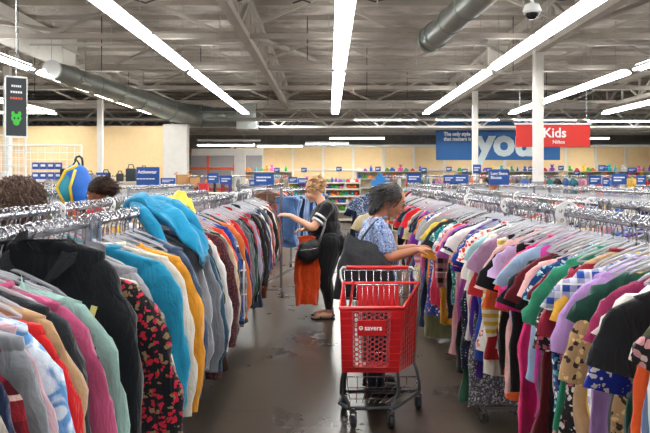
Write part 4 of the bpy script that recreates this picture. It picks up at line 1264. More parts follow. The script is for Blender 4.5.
armR = [((-.01, -.175, 1.29), .058), ((.06, -.24, 1.05), .045), ((.08, -.24, 1.03), .042), ((.26, -.14, 1.02), .027)]
mb.chain(armL); mb.chain(armR)
hand(mb, (.415, .17, 1.203), (.95, -.15, .1), (.1, -.4, -1), -1, .3)
hand(mb, (.265, -.14, 1.02), (.9, .3, -.1), (0, .3, -1), 1, .75)
mb.blob('body', sk1, W1, .0075, 3)
face_parts(HC, Mh, W1, 'b8635a', brow='7b5c40')
blk = cloth('plain', '14151a')
mb = MB()
mb.ell((0, 0, 1.22), (.15, .19, .145)).ell((.02, 0, 1.06), (.195, .185, .16)).ell((-.02, 0, .93), (.2, .2, .12))
mb.ell((.07, .0, 1.17), (.11, .15, .09))
for sy, pts in ((1, armL), (-1, armR)):
    mb.chain([((.0, sy * .07, 1.31), .068), ((-.01, sy * .17, 1.285), .073)])
    a, b = Vector(pts[0][0]), Vector(pts[1][0])
    mb.cap(a, .072, a.lerp(b, .62), .068)
sh = mb.blob('t_shirt', blk, W1, .012, 3)
a, b = Vector(armL[0][0]), Vector(armL[1][0]); dd = (b - a).normalized()
for f in (.5, .72):
    p = a.lerp(b, f)
    MB().tube([p - dd * .012, p + dd * .012], [.0745, .0735], 24).build('sleeve_stripe', solid('stripe_white', 'e4e4e6', .8), sh, True)
mb = MB()
for sy in (-1, 1):
    mb.chain([((-.03, sy * .09, .86), .165), ((.01, sy * .092, .62), .125), ((.02, sy * .092, .46), .088), ((-.02, sy * .092, .3), .072), ((-.03, sy * .092, .14), .047)])
    mb.ell((-.15, sy * .08, .86), (.12, .11, .13))
mb.ell((0, 0, .93), (.165, .19, .1))
mb.blob('leggings', cloth('plain', '101116'), W1, .012, 4)
for sy in (-1, 1):
    s_ = MB().loft([[(-.1 + .13 * 0, sy * .095 - .03, z), (-.1, sy * .095 + .03, z), (.02, sy * .1 + .035, z), (.13, sy * .1 + .05, z), (.18, sy * .1, z), (.13, sy * .1 - .05, z), (.02, sy * .1 - .035, z)] for z in (.0, .018)], capends=True).build('sandal', plastic_black, W1)
    MB().tube([(.06, sy * .1 - .042, .012), (.07, sy * .1, .065), (.06, sy * .1 + .042, .012)], .01, 6).tube([(-.06, sy * .095 - .035, .012), (-.08, sy * .095, .09), (-.06, sy * .095 + .035, .012)], .008, 6).build('strap', plastic_black, s_, True)
hm = MB().ell(HC + Mh @ Vector((-.02, 0, .055)), (.1, .085, .09), Mh).ell(HC + Mh @ Vector((-.055, 0, .12)), (.06, .06, .045), Mh).ell(HC + Mh @ Vector((-.08, 0, .0)), (.04, .06, .055), Mh)
strands(hm, HC, Mh, 230, (.1, .085, .095), 3, ((.0, 1.75), (.9, 5.4)), .08, .005, .1, .006, .4, lift=1.6)
strands(hm, HC + Mh @ Vector((-.05, 0, .1)), Mh, 120, (.055, .055, .045), 4, ((.0, 1.6), (0, 6.28)), .07, .005, .2, .012, .1, off=(0, 0, 0), lift=4)
hm.build('hair', solid('blonde_hair', 'c9a277', .55, vary=.3, vscale=30), W1, True)

# crossbody bag
t = thing('shoulder_bag', 'black crossbody bag hanging at the hip of the person in black', 'bag', (-.22, 7.32, .8))
mb = MB()
mb.ell((0, 0, 0), (.13, .05, .12)).ell((-.03, 0, -.03), (.12, .055, .1)).ell((.04, 0, .05), (.09, .04, .1)).ell((-.06, 0, .06), (.06, .035, .06))
mb.blob('bag_body', solid('black_leather', '17181b', .38, bump=.3, bscale=25), t, .012, 4)
MB().tube([(.1, 0, .08), (.16, .03, .25), (.2, .1, .42), (.18, .24, .56), (.13, .35, .55), (.02, .46, .42), (-.02, .45, .2), (0, .4, .05), (0, .2, -.02), (-.06, .03, .1)], .013, 8).build('strap', solid('grey_strap', '6f7178', .5), t, True)
MB().tube([(-.1, -.052, .02), (0, -.058, .03), (.1, -.05, .05)], .004, 6).build('zip', chrome, t, True)

# orange velvet garment in her hand
t = thing('jacket', 'rust orange button-front garment held up by the person in black', 'jacket', (-.25, 7.42, .97), .12)
om = cloth('plain', 'c4400f')
body_mesh(77, .78, .1, .13, .25, .05, .05, nf=5, amp=.02).build('body', om, t, True)
for s in (-1, 1): sleeve_mesh(78, s, True, .09, .25, .05, .6, .05, .03, .04).build('sleeve', om, t, True)
q = MB()
for k in range(6): q.ell((.005, -.075, -.1 - .1 * k), (.009, .004, .009), None, 8, 6)
q.build('buttons', solid('button_dark', '3c1a10', .4), t, True)

# --- grey-haired shopper with glasses, facing the right rack (+X)
W2 = thing('person', 'grey-haired person in glasses and blue patterned shirt browsing the right rack', 'person', (.36, 4.98, 0), .12)
sk2 = skin('tan_skin', 'b67a5c')
Mh2 = rotm(.42, -.12)
HC2 = Vector((.115, -.01, 1.455))
mb = MB()
head(mb, HC2, Mh2, 1.06)
mb.chain([((.0, 0, 1.26), .065), ((.045, 0, 1.35), .055), ((.08, 0, 1.42), .053)])
mb.ell((0, 0, 1.14), (.12, .165, .14)).ell((.01, 0, 1.0), (.14, .16, .15)).ell((-.01, 0, .88), (.14, .165, .13))
for sy in (-1, 1):
    mb.chain([((.0, sy * .08, 1.27), .058), ((-.01, sy * .165, 1.25), .055)])
    mb.chain([((-.01, sy * .08, .84), .1), ((.0, sy * .085, .45), .064), ((-.02, sy * .085, .1), .04)])
    mb.cap((-.03, sy * .09, .05), .04, (.12, sy * .1, .035), .03)
aR = [((-.01, -.165, 1.25), .055), ((.03, -.215, 1.06), .046), ((.055, -.215, 1.045), .043), ((.28, -.12, 1.085), .028)]
aL = [((-.01, .165, 1.25), .055), ((.06, .21, 1.06), .045), ((.09, .21, 1.04), .042), ((.33, .14, 1.08), .028)]
mb.chain(aR); mb.chain(aL)
hand(mb, (.285, -.118, 1.086), (.95, .3, .1), (.1, .3, -1), -1, .4)
hand(mb, (.335, .138, 1.08), (.95, -.1, .05), (.1, -.3, -1), 1, .4)
mb.blob('body', sk2, W2, .0075, 3)
face_parts(HC2, Mh2, W2, '96504a', 1.06, '2c2623')
shm = cloth('floral', '8399c4', '2c4884', 'c6d0e2', 1.8)
mb = MB()
mb.ell((0, 0, 1.15), (.14, .185, .145)).ell((.015, 0, 1.0), (.165, .18, .17)).ell((.0, 0, .87), (.17, .19, .13)).ell((.06, 0, 1.1), (.1, .14, .09))
for sy, pts in ((1, aL), (-1, aR)):
    mb.chain([((.0, sy * .06, 1.275), .064), ((-.01, sy * .16, 1.245), .072)])
    a, b = Vector(pts[0][0]), Vector(pts[1][0])
    mb.cap(a, .072, a.lerp(b, .72), .07)
mb.blob('shirt', shm, W2, .012, 3)
MB().tube([(.055 * math.cos(a * .4) + .03, .055 * math.sin(a * .4), 1.325 + .012 * math.cos(a * .4)) for a in range(16)], .012, 6, closed=True).build('collar', shm, W2, True)
mb = MB()
for sy in (-1, 1): mb.chain([((-.01, sy * .085, .85), .115), ((.0, sy * .088, .45), .085), ((-.02, sy * .088, .1), .07)])
mb.ell((0, 0, .88), (.15, .175, .1))
mb.blob('trousers', cloth('plain', '1c2233'), W2, .012, 4)
for sy in (-1, 1):
    MB().cap((-.04, sy * .09, .05), .05, (.13, sy * .1, .045), .042).ell((.05, sy * .095, .02), (.15, .052, .02)).blob('shoe', solid('black_shoe', '141418', .45), W2, .008, 2)
hm = MB().ell(HC2 + Mh2 @ Vector((-.022, 0, .05)), (.1, .086, .09), Mh2).ell(HC2 + Mh2 @ Vector((-.085, 0, -.01)), (.05, .075, .08), Mh2).ell(HC2 + Mh2 @ Vector((-.1, 0, -.1)), (.035, .05, .07), Mh2)
strands(hm, HC2, Mh2, 420, (.102, .088, .096), 8, ((.0, 1.5), (.9, 5.4)), .11, .0035, .7, .003, .6, lift=.7)
strands(hm, HC2, Mh2, 200, (.1, .088, .095), 9, ((1.3, 2.1), (2.0, 4.3)), .12, .004, 1.1, .004, .12, lift=.8)
hm.build('hair', solid('grey_black_hair', '3a3838', .45, vary=.75, vscale=26), W2, True)
g = MB()
for sy in (-1, 1):
    c_ = [HC2 + Mh2 @ (Vector((.103 - .012 * math.cos(a * .524) * sy * 0 - .008 * abs(math.cos(a * .524)), sy * .033 + .024 * math.cos(a * .524), .003 + .018 * math.sin(a * .524))) * 1.06) for a in range(12)]
    g.tube(c_, .0028, 6, closed=True)
    g.tube([HC2 + Mh2 @ (Vector(v) * 1.06) for v in ((.09, sy * .058, .01), (.05, sy * .074, .01), (.0, sy * .08, .005), (-.02, sy * .08, -.012))], .0028, 6)
g.tube([HC2 + Mh2 @ (Vector(v) * 1.06) for v in ((.106, -.01, .006), (.11, 0, .01), (.106, .01, .006))], .0025, 6)
g.build('glasses', solid('dark_frame', '1d1714', .3), W2, True)

# tote on her shoulder
t = thing('tote_bag', 'large black tote hanging from the shoulder of the grey-haired person', 'bag', (.31, 4.77, 1.0))
rings = []
for j in range(14):
    f = j / 13
    z = .16 - .42 * f
    w = .15 + .07 * min(1, f * 1.6)
    cx = -.02 - .03 * f
    th = .035 + .07 * math.sin(PI * min(1, f * .9 + .08))
    rings.append([(cx + w * math.copysign(abs(math.cos(a * PI / 14)) ** .6, math.cos(a * PI / 14)) + .02 * noise.noise((f * 4, a * .7, 1)), th * math.copysign(abs(math.sin(a * PI / 14)) ** .7, math.sin(a * PI / 14)) * .6 + .014 * noise.noise((a * .8, f * 6, 3)),
                   z + .07 * (1 - f) * (-math.cos(a * PI / 14)) + .01 * noise.noise((a * .5, f, 9))) for a in range(28)])
m_ = MB().loft(rings, capends=False); m_.add(rings[-1], [tuple(range(28))])
leather = solid('tote_leather', '2b2f35', .5, bump=.35, bscale=18, vary=.1)
m_.build('bag_body', leather, t, True)
for yy in (-.045, .03):
    MB().tube([(-.1, yy * .6, .1), (-.06, yy * .4, .2), (.0, .0, .28), (.05, .04, .325), (.085, .03, .28), (.09, yy * .5, .16), (.1, yy * .6, .08)], .008, 8).build('handle', leather, t, True)

# people seen over the racks
W3 = thing('person', 'person with long curly brown hair seen from behind in the next aisle', 'person', (-2.27, 4.75, 0), 1.9)
mb = MB(); Hc = Vector((.03, 0, 1.49)); I3 = rotm(.1)
head(mb, Hc, I3)
mb.chain([((0, 0, 1.3), .06), ((.01, 0, 1.42), .052)])
mb.ell((0, 0, 1.2), (.11, .16, .14)).ell((0, 0, 1.02), (.12, .15, .15)).ell((0, 0, .9), (.13, .16, .13))
for sy in (-1, 1):
    mb.chain([((.0, sy * .08, 1.31), .055), ((0, sy * .17, 1.29), .052), ((.04, sy * .2, 1.05), .042), ((.24, sy * .15, 1.0), .028)])
    hand(mb, (.245, sy * .15, 1.0), (1, 0, 0), (0, 0, -1), -sy, .4)
    mb.chain([((0, sy * .08, .84), .1), ((.0, sy * .09, .45), .062), ((-.02, sy * .09, .1), .04)]); mb.cap((-.03, sy * .09, .04), .038, (.13, sy * .1, .03), .028)
mb.blob('body', sk1, W3, .008, 3); face_parts(Hc, I3, W3, 'a8605a')
mb = MB().ell((0, 0, 1.2), (.13, .18, .15)).ell((0, 0, 1.0), (.15, .17, .2))
for sy in (-1, 1): mb.chain([((.0, sy * .08, 1.31), .063), ((0, sy * .17, 1.29), .06), ((.04, sy * .2, 1.05), .052), ((.2, sy * .16, 1.005), .04)])
mb.blob('sweater', cloth('plain', '7b4a54'), W3, .014, 3)
mb = MB()
for sy in (-1, 1): mb.chain([((-.01, sy * .085, .85), .115), ((.0, sy * .088, .45), .08), ((-.02, sy * .088, .1), .06)])
mb.blob('trousers', cloth('denim', '3a4c70'), W3, .014, 3)
hm = MB().ell(Hc + Vector((-.04, 0, .02)), (.105, .115, .12)).ell(Hc + Vector((-.06, 0, -.1)), (.08, .13, .12))
strands(hm, Hc, I3, 620, (.12, .135, .11), 12, ((.0, 2.1), (.7, 5.6)), .2, .0048, .9, .019, .15, off=(-.03, 0, .0), lift=3.5)
hm.build('hair', solid('curly_brown_hair', '5a4336', .45, vary=.6, vscale=60), W3, True)

W4 = thing('person', 'person with dark tied-up hair in profile behind the left racks', 'person', (-2.24, 6.35, 0), PI - .2)
mb = MB(); Hc = Vector((.03, 0, 1.475)); I4 = rotm(.3)
sk4 = skin('brown_skin', '9a6347')
head(mb, Hc, I4, 1.0)
mb.chain([((0, 0, 1.29), .06), ((.01, 0, 1.4), .05)])
mb.ell((0, 0, 1.2), (.11, .16, .14)).ell((0, 0, 1.02), (.12, .15, .15)).ell((0, 0, .9), (.13, .16, .13))
for sy in (-1, 1):
    mb.chain([((.0, sy * .08, 1.3), .055), ((0, sy * .17, 1.28), .052), ((.04, sy * .2, 1.05), .042), ((.24, sy * .12, 1.05), .028)])
    hand(mb, (.245, sy * .12, 1.05), (1, 0, 0), (0, 0, -1), -sy, .4)
    mb.chain([((0, sy * .08, .84), .1), ((.0, sy * .09, .45), .062), ((-.02, sy * .09, .1), .04)]); mb.cap((-.03, sy * .09, .04), .038, (.13, sy * .1, .03), .028)
mb.blob('body', sk4, W4, .008, 3); face_parts(Hc, I4, W4, '8a4a44')
mb = MB().ell((0, 0, 1.2), (.13, .18, .15)).ell((0, 0, 1.0), (.15, .17, .2))
for sy in (-1, 1): mb.chain([((.0, sy * .08, 1.3), .063), ((0, sy * .17, 1.28), .06), ((.04, sy * .2, 1.05), .052)])
mb.blob('shirt', cloth('plain', 'b02a34'), W4, .014, 3)
mb = MB()
for sy in (-1, 1): mb.chain([((-.01, sy * .085, .85), .115), ((.0, sy * .088, .45), .08), ((-.02, sy * .088, .1), .06)])
mb.blob('trousers', cloth('plain', '26262c'), W4, .014, 3)
hm = MB().ell(Hc + I4 @ Vector((-.03, 0, .05)), (.102, .088, .09), I4).ell(Hc + I4 @ Vector((-.15, 0, .02)), (.07, .065, .06), I4)
strands(hm, Hc, I4, 260, (.105, .09, .098), 22, ((.0, 1.7), (1.1, 5.2)), .1, .0035, .1, .004, .8)
strands(hm, Hc + I4 @ Vector((-.15, 0, .02)), I4, 160, (.068, .063, .058), 23, ((.0, 3), (0, 6.28)), .06, .0035, .2, .008, .1, off=(0, 0, 0), lift=2)
hm.build('hair', solid('dark_brown_hair', '3a241b', .45, vary=.4, vscale=40), W4, True)

W5 = thing('person', 'person with short dark hair and teal top, far off between the right racks', 'person', (3.0, 12.0, 0), .3)
mb = MB(); Hc = Vector((.03, 0, 1.53)); I5 = rotm(.2)
head(mb, Hc, I5, 1.0)
mb.chain([((0, 0, 1.34), .06), ((.01, 0, 1.45), .05)])
mb.ell((0, 0, 1.25), (.11, .16, .14)).ell((0, 0, 1.05), (.12, .15, .15)).ell((0, 0, .92), (.13, .16, .13))
for sy in (-1, 1):
    mb.chain([((.0, sy * .08, 1.35), .055), ((0, sy * .17, 1.33), .052), ((.06, sy * .2, 1.1), .042), ((.3, sy * .12, 1.25), .028)])
    hand(mb, (.305, sy * .12, 1.25), (1, 0, 0), (0, 0, -1), -sy, .4)
    mb.chain([((0, sy * .08, .86), .1), ((.0, sy * .09, .45), .062), ((-.02, sy * .09, .1), .04)]); mb.cap((-.03, sy * .09, .04), .038, (.13, sy * .1, .03), .028)
mb.blob('body', sk2, W5, .009, 3); face_parts(Hc, I5, W5, '96504a')
mb = MB().ell((0, 0, 1.25), (.13, .18, .15)).ell((0, 0, 1.05), (.15, .17, .2))
for sy in (-1, 1): mb.chain([((.0, sy * .08, 1.35), .063), ((0, sy * .17, 1.33), .066), ((.04, sy * .19, 1.16), .058)])
mb.blob('shirt', cloth('plain', '2e6c78'), W5, .014, 3)
mb = MB()
for sy in (-1, 1): mb.chain([((-.01, sy * .085, .87), .115), ((.0, sy * .088, .45), .08), ((-.02, sy * .088, .1), .06)])
mb.blob('trousers', cloth('plain', '22242c'), W5, .014, 3)
hm = MB().ell(Hc + I5 @ Vector((-.03, 0, .05)), (.104, .088, .09), I5)
strands(hm, Hc, I5, 120, (.105, .09, .095), 32, ((.0, 1.7), (1.1, 5.2)), .07, .005, .3, .003, .6)
hm.build('hair', solid('black_hair', '1d1917', .45, vary=.4, vscale=40), W5, True)

# ------------------------------------------------------------------ shopping cart
cart = thing('shopping_cart', 'red plastic shopping cart with chrome child seat on grey wheeled frame', 'shopping cart', (.33, 4.42, 0))
CO = Vector((.33, 4.42, 0))
def q4(*p): return Vector(p) - CO
FTL, FTR, RTL, RTR = q4(.07, 4.2, .79), q4(.48, 4.2, .79), q4(.10, 4.62, .884), q4(.64, 4.62, .884)
FBL, FBR, RBL, RBR = q4(.085, 4.225, .375), q4(.455, 4.225, .375), q4(.14, 4.6, .33), q4(.60, 4.6, .33)


def bil(a, b, c, d, u, v):
    """a top-left b top-right c bottom-left d bottom-right"""
    return a.lerp(b, u).lerp(c.lerp(d, u), v)


def plate(mb, a, b, c, d, u0, u1, v0, v1, th, off=0.0):
    n = ((b - a).cross(c - a)).normalized()
    P4 = [bil(a, b, c, d, u, v) + n * off for (u, v) in ((u0, v0), (u1, v0), (u1, v1), (u0, v1))]
    Q4 = [p + n * th for p in P4]
    mb.add(P4 + Q4, [(3, 2, 1, 0), (4, 5, 6, 7), (0, 1, 5, 4), (1, 2, 6, 5), (2, 3, 7, 6), (3, 0, 4, 7)])


fp = (FTL, FTR, FBL, FBR)
mb = MB()
plate(mb, *fp, 0, .19, 0, 1, .006); plate(mb, *fp, .81, 1, 0, 1, .006); plate(mb, *fp, .19, .81, 0, .07, .006); plate(mb, *fp, .19, .81, .93, 1, .006)
for k in range(9):
    v = .06 + k * .11
    plate(mb, *fp, 0, .19, v, v + .018, .005, -.004); plate(mb, *fp, .81, 1, v, v + .018, .005, -.004)
mb.build('front_panel', red_plastic, cart)
hx = MB()
W_, H_ = .62, .86
wr = (FTR - FTL).length; hr = (FTL - FBL).length
r = .0185
cols = int(W_ * wr / (r * 1.5)) + 1; rws = int(H_ * hr / (r * 1.732)) + 1
nrm_f = ((FTR - FTL).cross(FBL - FTL)).normalized()
for i in range(cols + 1):
    for j in range(rws + 1):
        cx = .19 * wr + i * r * 1.5; cy = .07 * hr + (j + .5 * (i % 2)) * r * 1.732
        if cx > .81 * wr or cy > .94 * hr: continue
        if .28 * wr < cx < .73 * wr and .2 * hr < cy < .42 * hr: continue
        outer = []; inner = []
        for k in range(6):
            a = PI / 3 * k
            for lst, rr in ((outer, r), (inner, r * .78)):
                x_ = min(max(cx + rr * math.cos(a), .185 * wr), .815 * wr); y_ = min(cy + rr * math.sin(a), .95 * hr)
                lst.append(bil(*fp, x_ / wr, y_ / hr))
        o2 = [p - nrm_f * .008 for p in outer]; i2 = [p - nrm_f * .008 for p in inner]
        hx.add(outer + inner + o2 + i2, [(k, (k + 1) % 6, 6 + (k + 1) % 6, 6 + k) for k in range(6)] + [(12 + k, 18 + k, 18 + (k + 1) % 6, 12 + (k + 1) % 6) for k in range(6)] + [(6 + k, 6 + (k + 1) % 6, 18 + (k + 1) % 6, 18 + k) for k in range(6)])
hx.build('honeycomb_grille', solid('red_grille', 'c9474d', .25, coat=.5), cart)
mb = MB()
fr = lambda u, v: bil(*fp, u, v) - Vector((0, .006, 0))
mb.tube([fr(.2, .06), fr(.8, .06), fr(.81, .9), fr(.78, .94), fr(.22, .94), fr(.19, .9)], .006, 6, closed=True)
mb.build('grille_rim', solid('red_grille', 'c9474d', .25), cart, True)
lp = MB(); plate(lp, *fp, .27, .74, .19, .43, .012, -.014)
lp = lp.build('logo_plate', red_plastic, cart)
lc = bil(*fp, .5, .31) + Vector((.012, -.0155, 0))
text('lettering', 'savers', tuple(lc), .045, white_letter, lp, align='CENTER', bold=.001, ext=.001)
l2 = bil(*fp, .33, .31) + Vector((0, -.0155, 0))
MB().tube([l2 + Vector((.011 * math.cos(a * .52), 0, .011 * math.sin(a * .52))) for a in range(12)], .0026, 5, closed=True).ell(l2, (.004, .002, .004), None, 8, 6).build('emblem', white_letter, lp)
for nm, pn in (('side_panel', (FTR, RTR, FBR, RBR)), ('side_panel', (RTL, FTL, RBL, FBL))):
    mb = MB()
    for k in range(13):
        v = k / 13
        plate(mb, *pn, 0, 1, v + .008, v + .064, .006)
    for k in range(8): plate(mb, *pn, k / 7 * .97, k / 7 * .97 + .03, 0, 1, .009)
    for k in range(7):
        a = bil(*pn, k / 7, 0); b = bil(*pn, min(1, k / 7 + .25), 1); mb.bar(a, b, .006)
    mb.build(nm, red_plastic, cart)
mb = MB(); mb.add([FBL, FBR, RBR, RBL] + [p - Vector((0, 0, .01)) for p in (FBL, FBR, RBR, RBL)], [(0, 1, 2, 3), (7, 6, 5, 4), (0, 4, 5, 1), (1, 5, 6, 2), (2, 6, 7, 3), (3, 7, 4, 0)]); mb.build('basket_floor', red_plastic, cart)
MB().tube([FTL, FTR, RTR, RTL], .012, 8, closed=True).build('rim', red_plastic, cart, True)
cm = MB()
for k in range(11):
    u = k / 10
    a = RTL.lerp(RTR, u) + Vector((0, 0, .095)); b = RBL.lerp(RBR, u)
    a.x = RTL.lerp(RTR, u).x * .96
    cm.tube([a, b], .003, 5)
for v in (.0, .3, .6, .9): cm.tube([bil(RTL, RTR, RBL, RBR, 0, v) + Vector((0, 0, .09 * (1 - v))), bil(RTL, RTR, RBL, RBR, 1, v) + Vector((0, 0, .09 * (1 - v)))], .0035, 5)
cm.build('rear_gate', chrome, cart, True)
cm = MB()
s0 = q4(.19, 4.44, .87)
for k in range(9):
    x_ = k * .037; cm.tube([s0 + Vector((x_, 0, .03)), s0 + Vector((x_, .02, -.2)), s0 + Vector((x_, .15, -.22))], .003, 5)
cm.tube([s0 + Vector((0, 0, .03)), s0 + Vector((.3, 0, .03))], .005, 6)
cm.build('child_seat', chrome, cart, True)
cs = MB().box(s0 + Vector((.15, .045, -.06)), (.28, .012, .16), Matrix.Rotation(R(-8), 3, 'X'), bev=.004)
for k in range(8): cs.box(s0 + Vector((.03 + .034 * k, .036, -.06)), (.01, .006, .14), Matrix.Rotation(R(-8), 3, 'X'))
cs.build('seat_back', red_plastic, cart)
MB().bar(s0 + Vector((-.02, -.005, .06)), s0 + Vector((-.05, -.03, -.12)), .022, .004).build('seat_strap', solid('strap_red', 'b51d22', .7), cart)
hl, hr_ = q4(.085, 4.68, .985), q4(.61, 4.68, .985)
MB().tube([hl + Vector((.04, 0, 0)), hr_ - Vector((.04, 0, 0))], .015, 12).build('handle', red_plastic, cart, True)
for (h_, b_, sg) in ((hl, RTL, 1), (hr_, RTR, -1)):
    MB().tube([h_ + Vector((sg * .045, 0, 0)), h_ + Vector((sg * .015, 0, 0)), h_ + Vector((0, -.005, -.02)), h_ + Vector((-.0 * sg, -.02, -.07)), b_ + Vector((0, 0, 0)), b_.lerp(RBL if sg > 0 else RBR, 1)], .011, 8).build('handle_bracket', solid('silver_tube', 'b9bcc0', .3, .8), cart, True)
fm = MB()
for sg, F, Rr, fx, rx in ((-1, FBL, RBL, .10, .11), (1, FBR, RBR, .46, .64)):
    bf = q4(.13 if sg < 0 else .42, 4.26, .12); brr = q4(rx, 4.6, .12)
    fm.tube([F + Vector((sg * -.01, .02, 0)), F + Vector((0, .03, -.06)), q4(fx - .02 * (sg < 0), 4.32, .2), bf + Vector((0, .02, .03)), bf], .011, 8)
    fm.tube([Rr, Rr + Vector((sg * .02, 0, -.06)), brr + Vector((0, 0, .06)), brr], .012, 8)
    fm.tube([bf, q4(fx + sg * .03, 4.36, .12), brr], .013, 8)
fm.tube([q4(.13, 4.26, .12), q4(.42, 4.26, .12)], .013, 8); fm.tube([q4(.11, 4.6, .12), q4(.64, 4.6, .12)], .011, 8)
fm.build('frame', frame_grey, cart, True)
tm = MB()
for k in range(8):
    u = k / 7; tm.tube([q4(.14 + .27 * u, 4.27, .15), q4(.13 + .49 * u, 4.6, .17), q4(.13 + .49 * u, 4.61, .22)], .003, 5)
for v in (.2, .5, .8): tm.tube([q4(.135, 4.27 + .33 * v, .152 + .02 * v), q4(.41 + .2 * v, 4.27 + .33 * v, .152 + .02 * v)], .003, 5)
tm.tube([q4(.13, 4.61, .22), q4(.62, 4.61, .22)], .004, 5)
tm.build('lower_tray', chrome, cart, True)
for (x, y) in ((.157, 4.24), (.404, 4.24), (.63, 4.6), (.106, 4.6)):
    w = MB().tube([(-.016, 0, 0), (-.013, 0, 0), (.013, 0, 0), (.016, 0, 0)], [.034, .04, .04, .034], 20).cyl((-.02, 0, 0), (.02, 0, 0), .012, 10).build('wheel', rubber, cart, True)
    w.location = q4(x, y, .041); w.rotation_euler = (0, 0, .2)
    MB().bar((-.022, 0, 0), (-.018, 0, .06), .03, .004).bar((.022, 0, 0), (.018, 0, .06), .03, .004).box((0, 0, .062), (.045, .035, .008)).cyl((0, 0, .06), (0, 0, .085), .012, 8).build('fork', frame_grey, w)

# ------------------------------------------------------------------ teal hoodie thrown over the rail
def draped(name, label, cat, path, hw, th, mat, seed, parent_sleeve=None):
    t = thing(name, label, cat, path[0][:3] if False else (0, 0, 0))
    rings = []
    n = len(path)
    M_ = 26
    for i in range(M_):
        s = i / (M_ - 1) * (n - 1); k = min(int(s), n - 2); f = s - k
        f2 = f * f * (3 - 2 * f) if False else f
        p = Vector(path[k]).lerp(Vector(path[k + 1]), f2); w = hw[k] * (1 - f) + hw[k + 1] * f
        ring = []
        for a in range(32):
            an = 2 * PI * a / 32
            yy = w * math.copysign(abs(math.cos(an)) ** .8, math.cos(an)); tt = th * math.copysign(abs(math.sin(an)) ** .8, math.sin(an))
            fold = .022 * math.sin(yy * 42 + seed + i * .12) + .03 * noise.noise((yy * 7, i * .22, seed))
            ring.append(p + Vector((fold * .35 + .02 * noise.noise((i * .3, a * .4, seed)), yy, tt + fold)))
        rings.append(ring)
    m = MB().loft(rings, capends=True)
    m.build('body', mat, t, True)
    return t


tealm = cloth('plain', '1689b4')
t = draped('hoodie', 'bright teal fleece hoodie thrown across the top of the left rail', 'hoodie', [(-1.1, 3.5, 1.42), (-1.05, 3.48, 1.485), (-.96, 3.44, 1.5), (-.86, 3.4, 1.46), (-.76, 3.36, 1.39), (-.66, 3.32, 1.29), (-.63, 3.3, 1.22)], [.05, .15, .17, .17, .15, .13, .1], .032, tealm, 2)
MB().tube([(-1.0, 3.34, 1.5), (-.93, 3.25, 1.45), (-.86, 3.2, 1.38), (-.82, 3.18, 1.3), (-.8, 3.17, 1.25)], [.03, .038, .036, .032, .026], 14).build('sleeve', tealm, t, True)
MB().tube([(-.93, 3.55, 1.5), (-.84, 3.52, 1.47), (-.75, 3.46, 1.41), (-.68, 3.42, 1.33)], [.03, .05, .05, .03], 14).build('hood', tealm, t, True)
draped('towel', 'small yellow cloth lying on the left rail behind the teal hoodie', 'cloth', [(-1.02, 4.1, 1.49), (-.95, 4.08, 1.51), (-.87, 4.05, 1.48), (-.83, 4.02, 1.38)], [.05, .08, .07, .04], .015, cloth('plain', 'e3cf52'), 6)
draped('scarf', 'red patterned cloth lying over the hangers near the big black coat', 'scarf', [(-.98, 2.12, 1.38), (-.92, 2.1, 1.4), (-.84, 2.09, 1.38), (-.79, 2.08, 1.33)], [.03, .05, .05, .03], .012, cloth('floral', '1a1416', 'c5242c', '7c1a1e', 1.4), 9)

# ------------------------------------------------------------------ toy shelves at the end of the aisle
YS = 24.0
shelf_c = solid('shelf_cream', 'd9d3c4', .5)
toy_cols = [('red', 'd42a2a'), ('blue', '2a62c8'), ('green', '3da645'), ('yellow', 'e8c02c'), ('pink', 'df6aa6'), ('orange', 'e67a24'), ('purple', '8a46b8'), ('turquoise', '2ab0b4'), ('white', 'e8e6e0')]
toy_me = []
for cn, cc in toy_cols:
    m = solid('toy_' + cn, cc, .45)
    a = MB().box((0, 0, .06), (.2, .1, .07), bev=.015).box((-.01, 0, .12), (.1, .09, .06), bev=.015)
    for sx in (-.06, .06):
        for sy in (-.05, .05): a.cyl((sx, sy - .01, .03), (sx, sy + .01, .03), .03, 10)
    b = MB().ell((0, 0, .08), (.07, .06, .08)).ell((0, 0, .2), (.06, .055, .055)).ell((-.05, 0, .25), (.02, .015, .02), None, 8, 6).ell((.05, 0, .25), (.02, .015, .02), None, 8, 6)
    for sx in (-1, 1): b.cap((sx * .05, -.01, .12), .022, (sx * .1, -.05, .07), .018, 8).cap((sx * .04, -.03, .03), .028, (sx * .07, -.1, .03), .025, 8)
    c = MB().tube([(0, 0, 0), (0, 0, .12), (0, 0, .16), (0, 0, .2), (0, 0, .23)], [.05, .055, .03, .02, .022], 14)
    toy_me.append((cn, [('toy_car', a.mesh('toy_car', m, True)), ('teddy_bear', b.mesh('teddy_bear', m, True)), ('toy_bottle', c.mesh('toy_bottle', m, True))]))
lev = [(.12, 'bottom'), (.42, 'fourth'), (.72, 'third'), (.98, 'second'), (1.24, 'upper'), (1.47, 'top')]
rnd = random.Random(77)
